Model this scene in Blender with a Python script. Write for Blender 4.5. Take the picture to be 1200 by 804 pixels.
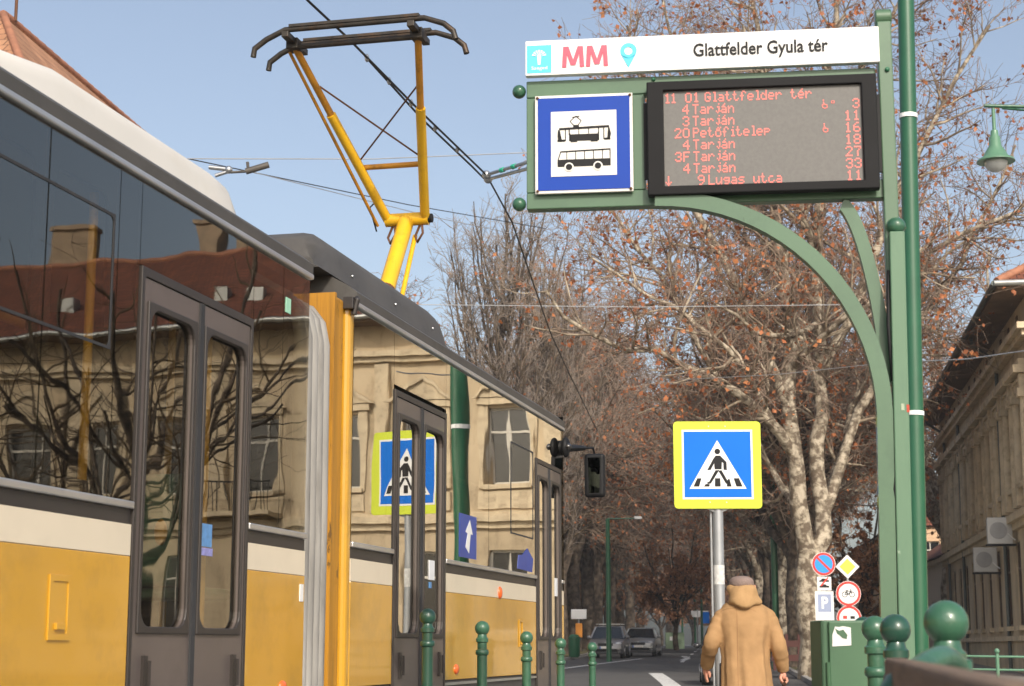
import bpy, bmesh, math, random
import numpy as np
from mathutils import Matrix, Vector
R = math.radians
random.seed(7)
for o in list(bpy.data.objects):
    bpy.data.objects.remove(o, do_unlink=True)
scn = bpy.context.scene
COL = scn.collection

# ------------------------------------------------------------------ camera
F, HOR, CAMZ = 2000.0, 757.0, 1.0           # focal length and horizon in pixels of the 1200 x 804 photograph
PITCH = math.atan((HOR - 402) / F)
cd = bpy.data.cameras.new('camera')
cam = bpy.data.objects.new('camera', cd); COL.objects.link(cam)
cam.location = (0, 0, CAMZ); cam.rotation_euler = (R(90) + PITCH, 0, 0)
cd.sensor_width = 36; cd.lens = 60; cd.clip_end = 3000; cd.clip_start = .05
cd.dof.use_dof = True; cd.dof.focus_distance = 12.5; cd.dof.aperture_fstop = 7.1
scn.camera = cam

# ------------------------------------------------------------------ sky and sun
SUN = Vector((.21, -.80, .56)).normalized()
w = bpy.data.worlds.new('World'); scn.world = w; w.use_nodes = True
nt = w.node_tree; nt.nodes.clear()
sky = nt.nodes.new('ShaderNodeTexSky'); sky.sky_type = 'NISHITA'; sky.sun_disc = False
sky.sun_elevation = math.asin(SUN.z); sky.sun_rotation = math.atan2(SUN.x, SUN.y)
sky.air_density = 1.0; sky.dust_density = 4.0; sky.ozone_density = 1.0
bg = nt.nodes.new('ShaderNodeBackground'); bg.inputs[1].default_value = .15
wo = nt.nodes.new('ShaderNodeOutputWorld')
hs = nt.nodes.new('ShaderNodeHueSaturation'); hs.inputs['Saturation'].default_value = .8; hs.inputs['Value'].default_value = 1.15
nt.links.new(sky.outputs[0], hs.inputs['Color']); nt.links.new(hs.outputs[0], bg.inputs[0]); nt.links.new(bg.outputs[0], wo.inputs[0])
sl = bpy.data.lights.new('sun', 'SUN'); sl.energy = 2.75; sl.angle = R(.53); sl.color = (1, .93, .82)
so = bpy.data.objects.new('sun', sl); COL.objects.link(so)
so.rotation_euler = SUN.to_track_quat('Z', 'Y').to_euler()
scn.view_settings.view_transform = 'Standard'; scn.view_settings.look = 'None'
scn.view_settings.exposure = 0.12; scn.view_settings.gamma = 1
scn.view_settings.use_curve_mapping = False

# ------------------------------------------------------------------ pixel helpers
def ray(px, py):
    c, s = math.cos(PITCH), math.sin(PITCH); x, u = px - 600, -(py - 402)
    return np.array([x, F * c - u * s, F * s + u * c]) / F
CP = np.array([0, 0, CAMZ])
def atY(px, py, Y): r = ray(px, py); return CP + r * (Y / r[1])
def atZ(px, py, Z): r = ray(px, py); return CP + r * ((Z - CAMZ) / r[2])

# ------------------------------------------------------------------ materials
MATS = {}
def rgb(h):
    h = h.lstrip('#'); v = [int(h[i:i + 2], 16) / 255 for i in (0, 2, 4)]
    return tuple(c / 12.92 if c <= .04045 else ((c + .055) / 1.055) ** 2.4 for c in v)
def M(name, col=(.5, .5, .5), rough=.6, metal=0, var=.12, scale=3., bump=0, bscale=25., spec=.5, coat=0,
      dirt=None, damt=.5, dscale=6., emit=0, stretch=(1, 1, 1), translucent=0, chips=None):
    if name in MATS: return MATS[name]
    m = bpy.data.materials.new(name); m.use_nodes = True; MATS[name] = m
    t = m.node_tree; N, L = t.nodes, t.links; b = N['Principled BSDF']
    tc = N.new('ShaderNodeTexCoord'); mp = N.new('ShaderNodeMapping'); mp.inputs['Scale'].default_value = stretch
    L.new(tc.outputs['Object'], mp.inputs[0])
    nz = N.new('ShaderNodeTexNoise'); nz.inputs['Scale'].default_value = scale; nz.inputs['Detail'].default_value = 6
    L.new(mp.outputs[0], nz.inputs['Vector'])
    cr = N.new('ShaderNodeValToRGB'); e = cr.color_ramp.elements
    e[0].position = .3; e[1].position = .7
    e[0].color = tuple(max(0, c * (1 - var)) for c in col) + (1,); e[1].color = tuple(min(1, c * (1 + var)) for c in col) + (1,)
    L.new(nz.outputs[0], cr.inputs[0]); out = cr.outputs[0]
    if dirt:
        n2 = N.new('ShaderNodeTexNoise'); n2.inputs['Scale'].default_value = dscale; n2.inputs['Detail'].default_value = 8
        n2.inputs['Roughness'].default_value = .7
        L.new(mp.outputs[0], n2.inputs['Vector'])
        c2 = N.new('ShaderNodeValToRGB'); c2.color_ramp.elements[0].position = .5; c2.color_ramp.elements[1].position = .72
        c2.color_ramp.elements[1].color = (damt,) * 3 + (1,)
        L.new(n2.outputs[0], c2.inputs[0])
        mx = N.new('ShaderNodeMix'); mx.data_type = 'RGBA'
        L.new(c2.outputs[0], mx.inputs['Factor']); L.new(out, mx.inputs['A']); mx.inputs['B'].default_value = tuple(dirt) + (1,)
        out = mx.outputs['Result']
    if chips:
        n3 = N.new('ShaderNodeTexNoise'); n3.inputs['Scale'].default_value = chips[2]; n3.inputs['Detail'].default_value = 7; n3.inputs['Roughness'].default_value = .75
        m3 = N.new('ShaderNodeMapping'); m3.inputs['Scale'].default_value = (1, 1, .35); L.new(tc.outputs['Object'], m3.inputs[0]); L.new(m3.outputs[0], n3.inputs['Vector'])
        c3 = N.new('ShaderNodeValToRGB'); c3.color_ramp.elements[0].position = chips[1]; c3.color_ramp.elements[1].position = chips[1] + .025
        L.new(n3.outputs[0], c3.inputs[0])
        x3 = N.new('ShaderNodeMix'); x3.data_type = 'RGBA'; L.new(c3.outputs[0], x3.inputs['Factor']); L.new(out, x3.inputs['A']); x3.inputs['B'].default_value = tuple(chips[0]) + (1,)
        out = x3.outputs['Result']
    L.new(out, b.inputs['Base Color'])
    b.inputs['Roughness'].default_value = rough; b.inputs['Metallic'].default_value = metal
    b.inputs['Specular IOR Level'].default_value = spec
    if coat: b.inputs['Coat Weight'].default_value = coat; b.inputs['Coat Roughness'].default_value = .06
    if emit: L.new(out, b.inputs['Emission Color']); b.inputs['Emission Strength'].default_value = emit
    if bump:
        nb = N.new('ShaderNodeTexNoise'); nb.inputs['Scale'].default_value = bscale; nb.inputs['Detail'].default_value = 5
        L.new(mp.outputs[0], nb.inputs['Vector'])
        bp = N.new('ShaderNodeBump'); bp.inputs['Strength'].default_value = bump; bp.inputs['Distance'].default_value = .05
        L.new(nb.outputs[0], bp.inputs['Height']); L.new(bp.outputs[0], b.inputs['Normal'])
    if translucent:
        tr = N.new('ShaderNodeBsdfTranslucent'); L.new(out, tr.inputs[0])
        ms = N.new('ShaderNodeMixShader'); ms.inputs[0].default_value = translucent
        L.new(b.outputs[0], ms.inputs[1]); L.new(tr.outputs[0], ms.inputs[2])
        L.new(ms.outputs[0], N['Material Output'].inputs[0])
    return m

def glass_mat(name, tint, refl=.32, wave=.02, wscale=1.6):
    """vehicle glazing: a tinted see-through pane with a strong, slightly wavy mirror coat"""
    m = bpy.data.materials.new(name); m.use_nodes = True; MATS[name] = m
    t = m.node_tree; N, L = t.nodes, t.links; N.remove(N['Principled BSDF'])
    tr = N.new('ShaderNodeBsdfTransparent'); tr.inputs[0].default_value = tuple(tint) + (1,)
    gl = N.new('ShaderNodeBsdfGlossy'); gl.inputs['Roughness'].default_value = .012; gl.inputs['Color'].default_value = (.97, .95, .9, 1)
    tc = N.new('ShaderNodeTexCoord'); nz = N.new('ShaderNodeTexNoise'); nz.inputs['Scale'].default_value = wscale; nz.inputs['Detail'].default_value = 1.5
    L.new(tc.outputs['Object'], nz.inputs['Vector'])
    bp = N.new('ShaderNodeBump'); bp.inputs['Strength'].default_value = 1; bp.inputs['Distance'].default_value = wave
    L.new(nz.outputs[0], bp.inputs['Height']); L.new(bp.outputs[0], gl.inputs['Normal'])
    fr = N.new('ShaderNodeFresnel'); fr.inputs['IOR'].default_value = 1.5
    ad = N.new('ShaderNodeMath'); ad.operation = 'ADD'; ad.inputs[1].default_value = refl; ad.use_clamp = True
    L.new(fr.outputs[0], ad.inputs[0])
    ge = N.new('ShaderNodeNewGeometry'); iv = N.new('ShaderNodeMath'); iv.operation = 'SUBTRACT'; iv.inputs[0].default_value = 1; L.new(ge.outputs['Backfacing'], iv.inputs[1])
    mu = N.new('ShaderNodeMath'); mu.operation = 'MULTIPLY'; L.new(ad.outputs[0], mu.inputs[0]); L.new(iv.outputs[0], mu.inputs[1])   # only the outer face mirrors
    ms = N.new('ShaderNodeMixShader'); L.new(mu.outputs[0], ms.inputs[0]); L.new(tr.outputs[0], ms.inputs[1]); L.new(gl.outputs[0], ms.inputs[2])
    L.new(ms.outputs[0], N['Material Output'].inputs[0])
    return m

def bark_mat(name, light, dark, green, lo=.42, hi=.56, scale=5.):
    m = bpy.data.materials.new(name); m.use_nodes = True; MATS[name] = m
    t = m.node_tree; N, L = t.nodes, t.links; b = N['Principled BSDF']
    tc = N.new('ShaderNodeTexCoord')
    n1 = N.new('ShaderNodeTexNoise'); n1.inputs['Scale'].default_value = scale; n1.inputs['Detail'].default_value = 7; n1.inputs['Roughness'].default_value = .6; n1.inputs['Distortion'].default_value = .3
    L.new(tc.outputs['Object'], n1.inputs['Vector'])
    cr = N.new('ShaderNodeValToRGB'); cr.color_ramp.interpolation = 'LINEAR'
    e = cr.color_ramp.elements; e[0].position = lo; e[0].color = tuple(dark) + (1,); e[1].position = hi; e[1].color = tuple(light) + (1,)
    x = e.new((lo + hi) / 2); x.color = tuple(green) + (1,)
    L.new(n1.outputs[0], cr.inputs[0]); L.new(cr.outputs[0], b.inputs['Base Color'])
    b.inputs['Roughness'].default_value = .85
    n2 = N.new('ShaderNodeTexNoise'); n2.inputs['Scale'].default_value = 14; L.new(tc.outputs['Object'], n2.inputs['Vector'])
    bp = N.new('ShaderNodeBump'); bp.inputs['Strength'].default_value = .5; bp.inputs['Distance'].default_value = .05
    L.new(n2.outputs[0], bp.inputs['Height']); L.new(bp.outputs[0], b.inputs['Normal'])
    return m

def leaf_mat(name, cols):
    m = bpy.data.materials.new(name); m.use_nodes = True; MATS[name] = m
    t = m.node_tree; N, L = t.nodes, t.links; b = N['Principled BSDF']
    g = N.new('ShaderNodeNewGeometry'); cr = N.new('ShaderNodeValToRGB'); e = cr.color_ramp.elements
    e[0].color = tuple(cols[0]) + (1,); e[1].color = tuple(cols[-1]) + (1,)
    for i, c in enumerate(cols[1:-1]): x = e.new((i + 1) / (len(cols) - 1)); x.color = tuple(c) + (1,)
    L.new(g.outputs['Random Per Island'], cr.inputs[0]); L.new(cr.outputs[0], b.inputs['Base Color']); b.inputs['Roughness'].default_value = .7
    tr = N.new('ShaderNodeBsdfTranslucent'); L.new(cr.outputs[0], tr.inputs[0])
    ms = N.new('ShaderNodeMixShader'); ms.inputs[0].default_value = .3
    L.new(b.outputs[0], ms.inputs[1]); L.new(tr.outputs[0], ms.inputs[2]); L.new(ms.outputs[0], N['Material Output'].inputs[0])
    return m

def tile_mat(name, c1, c2, c3, w_=.2, h_=.3):
    m = bpy.data.materials.new(name); m.use_nodes = True; MATS[name] = m
    t = m.node_tree; N, L = t.nodes, t.links; b = N['Principled BSDF']
    tc = N.new('ShaderNodeTexCoord'); br = N.new('ShaderNodeTexBrick')
    L.new(tc.outputs['UV'], br.inputs['Vector'])
    br.inputs['Scale'].default_value = 1; br.inputs['Brick Width'].default_value = w_; br.inputs['Row Height'].default_value = h_
    br.inputs['Mortar Size'].default_value = .014; br.inputs['Color1'].default_value = tuple(c1) + (1,); br.inputs['Color2'].default_value = tuple(c2) + (1,)
    br.inputs['Mortar'].default_value = tuple(c3) + (1,)
    nz = N.new('ShaderNodeTexNoise'); nz.inputs['Scale'].default_value = 1.1; nz.inputs['Detail'].default_value = 8; L.new(tc.outputs['Object'], nz.inputs['Vector'])
    mx = N.new('ShaderNodeMix'); mx.data_type = 'RGBA'; mx.blend_type = 'MULTIPLY'; mx.inputs['Factor'].default_value = .55
    cr = N.new('ShaderNodeValToRGB'); cr.color_ramp.elements[0].position = .3; cr.color_ramp.elements[1].position = .7; cr.color_ramp.elements[0].color = (.35, .33, .3, 1)
    L.new(nz.outputs[0], cr.inputs[0]); L.new(br.outputs['Color'], mx.inputs['A']); L.new(cr.outputs[0], mx.inputs['B'])
    L.new(mx.outputs['Result'], b.inputs['Base Color']); b.inputs['Roughness'].default_value = .85
    bp = N.new('ShaderNodeBump'); bp.inputs['Strength'].default_value = .6; bp.inputs['Distance'].default_value = .03; bp.invert = True
    L.new(br.outputs['Fac'], bp.inputs['Height']); L.new(bp.outputs[0], b.inputs['Normal'])
    return m

# ------------------------------------------------------------------ mesh builder
class MB:
    def __init__(s, X=None): s.v = []; s.f = []; s.X = X; s.uv = None
    def add(s, vs, fs):
        o = len(s.v)
        s.v += [tuple(v) for v in vs]; s.f += [tuple(i + o for i in f) for f in fs]; return s
    def box(s, x0, x1, y0, y1, z0, z1, T=None):
        vs = [(x, y, z) for z in (z0, z1) for y in (y0, y1) for x in (x0, x1)]
        if T is not None: vs = [T @ Vector(v) for v in vs]
        return s.add(vs, [(0, 2, 3, 1), (4, 5, 7, 6), (0, 1, 5, 4), (2, 6, 7, 3), (0, 4, 6, 2), (1, 3, 7, 5)])
    def cbox(s, c, sz, T=None):
        return s.box(c[0] - sz[0] / 2, c[0] + sz[0] / 2, c[1] - sz[1] / 2, c[1] + sz[1] / 2, c[2] - sz[2] / 2, c[2] + sz[2] / 2, T)
    def tube(s, pts, r, k=8, cap=True, ell=None):
        P = [Vector(p) for p in pts]; n = len(P); rs = r if hasattr(r, '__len__') else [r] * n
        vs = []; prev = None
        for i, p in enumerate(P):
            d = (P[min(i + 1, n - 1)] - P[max(i - 1, 0)]).normalized()
            if prev is None:
                a = d.cross(Vector((0, 0, 1)) if abs(d.z) < .9 else Vector((1, 0, 0))).normalized()
            else:
                a = (prev - d * prev.dot(d)).normalized()
            prev = a; b = d.cross(a)
            for j in range(k):
                t = 2 * math.pi * j / k
                q = a * math.cos(t) + b * math.sin(t) * (ell or 1)
                vs.append(p + q * rs[i])
        fs = [(i * k + j, i * k + (j + 1) % k, (i + 1) * k + (j + 1) % k, (i + 1) * k + j) for i in range(n - 1) for j in range(k)]
        if cap: fs += [tuple(range(k))[::-1], tuple((n - 1) * k + j for j in range(k))]
        return s.add(vs, fs)
    def bar(s, p0, p1, w, h, up=(0, 0, 1)):
        p0, p1 = Vector(p0), Vector(p1); d = (p1 - p0).normalized(); a = d.cross(Vector(up)).normalized(); b = a.cross(d)
        vs = [p + a * (sx * w / 2) + b * (sz * h / 2) for p in (p0, p1) for sz in (-1, 1) for sx in (-1, 1)]
        return s.add(vs, [(0, 1, 3, 2), (4, 6, 7, 5), (0, 4, 5, 1), (2, 3, 7, 6), (0, 2, 6, 4), (1, 5, 7, 3)])
    def lathe(s, prof, c=(0, 0, 0), k=20):
        vs = []
        for r, z in prof:
            for j in range(k):
                t = 2 * math.pi * j / k; vs.append((c[0] + r * math.cos(t), c[1] + r * math.sin(t), c[2] + z))
        n = len(prof)
        fs = [(i * k + j, i * k + (j + 1) % k, (i + 1) * k + (j + 1) % k, (i + 1) * k + j) for i in range(n - 1) for j in range(k)]
        fs += [tuple(range(k))[::-1], tuple((n - 1) * k + j for j in range(k))]
        return s.add(vs, fs)
    def ball(s, c, r, k=18, m=11, sc=(1, 1, 1)):
        vs = []; fs = []
        for i in range(m + 1):
            a = math.pi * i / m
            for j in range(k):
                t = 2 * math.pi * j / k
                vs.append((c[0] + r * sc[0] * math.sin(a) * math.cos(t), c[1] + r * sc[1] * math.sin(a) * math.sin(t), c[2] + r * sc[2] * math.cos(a)))
        for i in range(m):
            for j in range(k): fs.append((i * k + j, (i + 1) * k + j, (i + 1) * k + (j + 1) % k, i * k + (j + 1) % k))
        return s.add(vs, fs)
    def prism(s, poly, y0, y1):
        """polygon in (x, z), counter-clockwise seen from -y, extruded from y0 (front) to y1"""
        n = len(poly)
        vs = [(x, y0, z) for x, z in poly] + [(x, y1, z) for x, z in poly]
        fs = [tuple(range(n)), tuple(range(2 * n - 1, n - 1, -1))] + [(i, i + n, (i + 1) % n + n, (i + 1) % n) for i in range(n)]
        return s.add(vs, fs)
    def frame(s, o, inn, rad, y0, y1, k=5):
        """rectangular plate o=(x0,x1,z0,z1) with a rounded opening inn, from y0 to y1"""
        x0, x1, z0, z1 = inn; loop = []
        for cx, cz, a0 in ((x1 - rad, z0 + rad, -90), (x1 - rad, z1 - rad, 0), (x0 + rad, z1 - rad, 90), (x0 + rad, z0 + rad, 180)):
            for i in range(k + 1):
                a = R(a0 + 90 * i / k); loop.append((cx + rad * math.cos(a), cz + rad * math.sin(a)))
        cx, cz = (x0 + x1) / 2, (z0 + z1) / 2; out = []
        for i, (x, z) in enumerate(loop):
            q = i // (k + 1); j = i % (k + 1)
            # corners map to the outer corners, with half of each corner's points on either edge
            ox = o[1] if q in (0, 1) else o[0]; oz = o[2] if q in (0, 3) else o[3]
            if j == 0: out.append((x, oz) if q in (0, 2) else (ox, z))
            elif j == k: out.append((ox, z) if q in (0, 2) else (x, oz))
            else: out.append((ox, oz))
        n = len(loop); vs = []
        for y in (y0, y1):
            vs += [(x, y, z) for x, z in out] + [(x, y, z) for x, z in loop]
        fs = []
        for i in range(n):
            j = (i + 1) % n
            fs += [(i, j, n + j, n + i), (2 * n + i, 3 * n + i, 3 * n + j, 2 * n + j), (n + i, n + j, 3 * n + j, 3 * n + i), (j, i, 2 * n + i, 2 * n + j)]
        return s.add(vs, fs)
    def mesh(s, name, mat, smooth=None):
        m = bpy.data.meshes.new(name)
        v = s.v if s.X is None else [s.X @ Vector(p) for p in s.v]
        m.from_pydata([tuple(p) for p in v], [], s.f)
        bm = bmesh.new(); bm.from_mesh(m)
        if len(bm.verts) < 60000:
            bmesh.ops.remove_doubles(bm, verts=bm.verts, dist=1e-6)
            bmesh.ops.dissolve_degenerate(bm, dist=1e-6, edges=bm.edges)
            bmesh.ops.recalc_face_normals(bm, faces=bm.faces)
        bm.to_mesh(m); bm.free()
        if mat: m.materials.append(mat)
        if smooth:
            m.polygons.foreach_set('use_smooth', [True] * len(m.polygons)); m.set_sharp_from_angle(angle=R(smooth))
        return m
    def build(s, name, mat, parent=None, smooth=None, bevel=0, seg=2, **kw):
        o = bpy.data.objects.new(name, s.mesh(name, mat, smooth)); COL.objects.link(o); o.parent = parent
        if bevel:
            b = o.modifiers.new('bevel', 'BEVEL'); b.width = bevel; b.segments = seg; b.limit_method = 'ANGLE'; b.angle_limit = R(40)
        tag(o, **kw); return o

def tag(o, label=None, cat=None, group=None, kind=None):
    if label: o['label'] = label
    if cat: o['category'] = cat
    if group: o['group'] = group
    if kind: o['kind'] = kind
    return o
def thing(name, loc, label, cat, group=None, rz=0):
    o = bpy.data.objects.new(name, None); COL.objects.link(o); o.location = loc; o.rotation_euler = (0, 0, rz); o.empty_display_size = .1
    return tag(o, label, cat, group)
def copy_tree(o, parent=None, label=None, loc=None, rz=None, sc=None):
    c = o.copy(); COL.objects.link(c); c.parent = parent
    if label: c['label'] = label
    if loc is not None: c.location = loc
    if rz is not None: c.rotation_euler = (0, 0, rz)
    if sc is not None: c.scale = (sc, sc, sc) if not hasattr(sc, '__len__') else sc
    for ch in [x for x in bpy.data.objects if x.parent == o]: copy_tree(ch, c)
    return c
def text_mb(txt, x0, x1, z, h, y, bold=0.0, X=None):
    """flat lettering filling x0..x1, baseline z, capital height h, lying in the plane y"""
    cu = bpy.data.curves.new('lettering', 'FONT'); cu.body = txt; cu.offset = bold; cu.resolution_u = 3
    ob = bpy.data.objects.new('lettering', cu); COL.objects.link(ob)
    dg = bpy.context.evaluated_depsgraph_get()
    me = bpy.data.meshes.new_from_object(ob.evaluated_get(dg)); bpy.data.objects.remove(ob, do_unlink=True); bpy.data.curves.remove(cu)
    V = np.array([v.co[:] for v in me.vertices]); fs = [tuple(p.vertices) for p in me.polygons]; bpy.data.meshes.remove(me)
    mb = MB(X); lo, hi = V[:, 0].min(), V[:, 0].max(); k = (x1 - x0) / (hi - lo); kz = h / .69
    mb.add([(x0 + (v[0] - lo) * k, y, z + v[1] * kz) for v in V], fs); return mb

# shared materials
GREEN = M('green_paint', rgb('#4e6c52'), .42, var=.1, scale=2.5, dirt=rgb('#3d5744'), damt=.55, dscale=5, coat=.15, chips=(rgb('#33422f'), .69, 11))
GREEN_D = M('dark_green_paint', rgb('#2f6b4c'), .38, var=.08, scale=4, dirt=rgb('#234f3a'), damt=.5, coat=.3)
GREEN_B = M('bollard_green', rgb('#38614a'), .33, var=.14, scale=9, dirt=rgb('#27483a'), damt=.6, dscale=14, coat=.3, bump=.08, bscale=40, chips=(rgb('#5c4a38'), .70, 22))
GREEN_P = M('pole_green', rgb('#23593d'), .4, var=.08, scale=3, coat=.2)
WHITE = M('white_panel', (.8, .8, .79), .4, var=.03)
BLACK = M('black_plastic', (.010, .010, .011), .55, var=.2, spec=.25)
STEEL = M('steel', (.45, .46, .47), .4, metal=.9, var=.2, scale=6)
ALU = M('aluminium_trim', (.5, .5, .5), .3, metal=.7, var=.15, scale=2)
RUBBER = M('rubber', (.03, .03, .032), .7, var=.2)
RUST = M('rust', (.12, .05, .02), .8)

# ------------------------------------------------------------------ ground and street
TANS = math.tan(R(6.5))
def gz(y): return 0.0 if y < 45 else (.0108 * (y - 45) if y < 115 else .756 + .002 * (min(y, 300) - 115))
def cx(y): return 3.9 + TANS * (y - 50)
ys = [-40, 0, 10, 20, 30, 40, 45] + list(range(48, 120, 4)) + list(range(120, 301, 15)) + [420, 700]
def strip(off0, off1, dz, y0=-40, y1=700, wall=False):
    mb = MB(); Y = [y for y in ys if y0 < y < y1]; Y = [y0] + Y + [y1]
    for y in Y:
        mb.v += [(cx(y) + off0, y, gz(y) + dz), (cx(y) + off1, y, gz(y) + dz)]
        if wall: mb.v += [(cx(y) + off0, y, gz(y) - .05), (cx(y) + off1, y, gz(y) - .05)]
    k = 4 if wall else 2
    for i in range(len(Y) - 1):
        a, b = i * k, (i + 1) * k
        mb.f.append((a, a + 1, b + 1, b))
        if wall: mb.f += [(a, b, b + 2, a + 2), (a + 1, a + 3, b + 3, b + 1)]
    return mb
EARTH = M('earth', (.13, .105, .075), .95, var=.3, scale=.8, bump=.4, bscale=6)
ASPH = M('asphalt', (.085, .083, .08), .8, var=.18, scale=.7, dirt=(.05, .05, .05), damt=.6, dscale=.35, bump=.25, bscale=60)
GRASS = M('winter_grass', (.12, .11, .045), .95, var=.4, scale=1.6, dirt=(.16, .09, .04), damt=.7, dscale=4, bump=.8, bscale=30)
PAVE = M('pavement_concrete', (.24, .23, .21), .85, var=.15, scale=1.5, bump=.2)
KERB = M('kerb_stone', (.3, .29, .27), .85, var=.2, scale=2)
PAINT = M('road_paint', (.68, .68, .66), .7, var=.15, scale=5, dirt=(.2, .2, .19), damt=.7, dscale=9)
strip(-400, 400, -.06).build('ground', EARTH, kind='structure')
strip(-4.6, 4.4, 0).build('road', ASPH, kind='structure')
strip(4.4, 4.55, .12, wall=True).build('kerb', KERB, kind='structure')
strip(-4.75, -4.6, .12, wall=True).build('kerb', KERB, kind='structure')
strip(4.55, 8.0, .1, 30).build('verge', GRASS, kind='structure')
strip(4.55, 8.0, .11, -40, 30).build('pavement', PAVE, kind='structure')
strip(8.0, 14, .115).build('pavement', PAVE, kind='structure')
strip(-9.5, -4.75, .1, 30).build('verge', GRASS, kind='structure')
strip(-14, -9.5, .115).build('pavement', PAVE, kind='structure')
strip(-9.5, -4.75, .11, -40, 30).build('pavement', PAVE, kind='structure')
def marking(pts, wd):
    mb = MB(); P = [Vector((p[0], p[1], 0)) for p in pts]; n = len(P)
    for i, p in enumerate(P):
        d = (P[min(i + 1, n - 1)] - P[max(i - 1, 0)]).normalized(); a = Vector((d.y, -d.x, 0)) * wd / 2
        for q in (p - a, p + a): mb.v.append((q.x, q.y, gz(q.y) + .005))
    for i in range(n - 1): mb.f.append((2 * i, 2 * i + 1, 2 * i + 3, 2 * i + 2))
    mb.build('road_marking', PAINT, kind='structure')
def gp(px, py):
    Y = 50.
    for _ in range(30):
        p = atZ(px, py, gz(Y)); Y = .5 * Y + .5 * min(max(p[1], 20), 400)
    return (p[0], p[1])
line = [gp(640, 786), gp(662, 783.3), gp(700, 778.3), gp(752, 772)]
marking(line, .22)
marking([gp(768, 789), gp(775, 794), gp(783, 800), gp(792, 808)], .45)
for y in (74, 84, 94, 104, 114, 126, 138, 150, 165, 180):
    marking([(cx(y) + .6 + (y - 74) * .01, y), (cx(y + 4) + .6 + (y - 70) * .01, y + 4)], .16)
marking([gp(801, 769), gp(806, 771.5), gp(800, 774)], .3)

# raised tram-stop platform with a ramp, and the rails
TA = math.atan(480 / (F / math.cos(PITCH)))
TD = Vector((math.sin(TA), math.cos(TA), 0)); TN = Vector((math.cos(TA), -math.sin(TA), 0))
P0 = Vector((*atZ(518, 408, 3.04)[:2], 0))
def tw(u, out, z=0): return P0 + TD * u + TN * out + Vector((0, 0, z))
mb = MB()
prof = [(-14, .22), (-1.5, .22), (5.5, .0151)]
for u, z in prof:
    for out in (.12, 3.2): p = tw(u, out); mb.v += [(p.x, p.y, z), (p.x, p.y, -.05)]
for i in range(2):
    a, b = 4 * i, 4 * i + 4
    mb.f += [(a, a + 2, b + 2, b), (a, b, b + 1, a + 1), (a + 2, a + 3, b + 3, b + 2)]
mb.f += [(0, 1, 3, 2), (8, 10, 11, 9)]
mb.build('platform', PAVE, kind='structure')
for o_ in (-.38, -1.82):
    mb = MB(); mb.bar(tw(-16, o_, .004), tw(26, o_, .004), .07, .03); mb.build('rail', STEEL, kind='structure')

# ------------------------------------------------------------------ the tram
T = thing('tram', P0, 'mustard and cream articulated tram with raised yellow pantograph', 'tram', rz=R(90) - TA)
YEL = M('tram_yellow', rgb('#c8962a'), .26, var=.07, scale=1.2, dirt=rgb('#a07a2a'), damt=.7, dscale=2.2, chips=(rgb('#86652a'), .71, 13), coat=.6, bump=.03, bscale=2.5)
CREAM = M('tram_cream', rgb('#dcd0ba'), .35, var=.04, scale=2, dirt=rgb('#cfc3ae'), damt=.4, coat=.3)
DOORM = M('door_brown', rgb('#5d5450'), .42, var=.1, scale=2, dirt=rgb('#4a423e'), damt=.6, dscale=3, coat=.15)
TRIM = M('tram_dark_trim', rgb('#332e2b'), .45, var=.1)
GLOSSB = M('black_gloss_panel', (.012, .010, .009), .05, var=.1, spec=1.0, coat=1.0)
GL1 = glass_mat('tram_glass', (.60, .59, .54), .11, .0020, 1.7)
GL2 = glass_mat('tram_glass_front', (.35, .34, .3), .36, .0016, 1.3)
GL3 = glass_mat('tram_glass_far', (.30, .32, .30), .1, .0, 1)
INT = M('tram_interior', (.28, .28, .27), .6, var=.1)
GRAB = M('grab_pole_yellow', rgb('#e0a91e'), .35, var=.05)
ROOFM = M('tram_roof_grey', rgb('#4c4945'), .55, var=.15, scale=2, dirt=rgb('#37342f'), damt=.6)
COVER = M('roof_cover_white', rgb('#d3cfc7'), .42, var=.04, scale=2, dirt=rgb('#c9c0b0'), damt=.35, dscale=3)
BELL = M('bellows_grey', rgb('#8f8c87'), .5, var=.3, scale=9, dirt=rgb('#4d4842'), damt=.7, dscale=7, stretch=(1, 1, .15))
WORN = M('worn_yellow', rgb('#b07c22'), .5, var=.2, scale=3, dirt=rgb('#3d2f1e'), damt=.95, dscale=3.2, stretch=(5, 5, .22), chips=(rgb('#6a4c22'), .62, 9))
W = 2.2                                              # tram width; local y runs from the right-hand side (0) to the left
DOORS = [(-4.73, -3.47), (-1.09, .12), (3.01, 4.06)]
SECT = [(-11.6, -2.655), (-1.90, 4.18)]
def spans(a, b):
    out = []; x = a
    for d0, d1 in DOORS:
        if a <= d0 and d1 <= b:
            if d0 - x > .02: out.append((x, d0 - .004))
            x = d1 + .004
    if b - x > .02: out.append((x, b))
    return out
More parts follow.
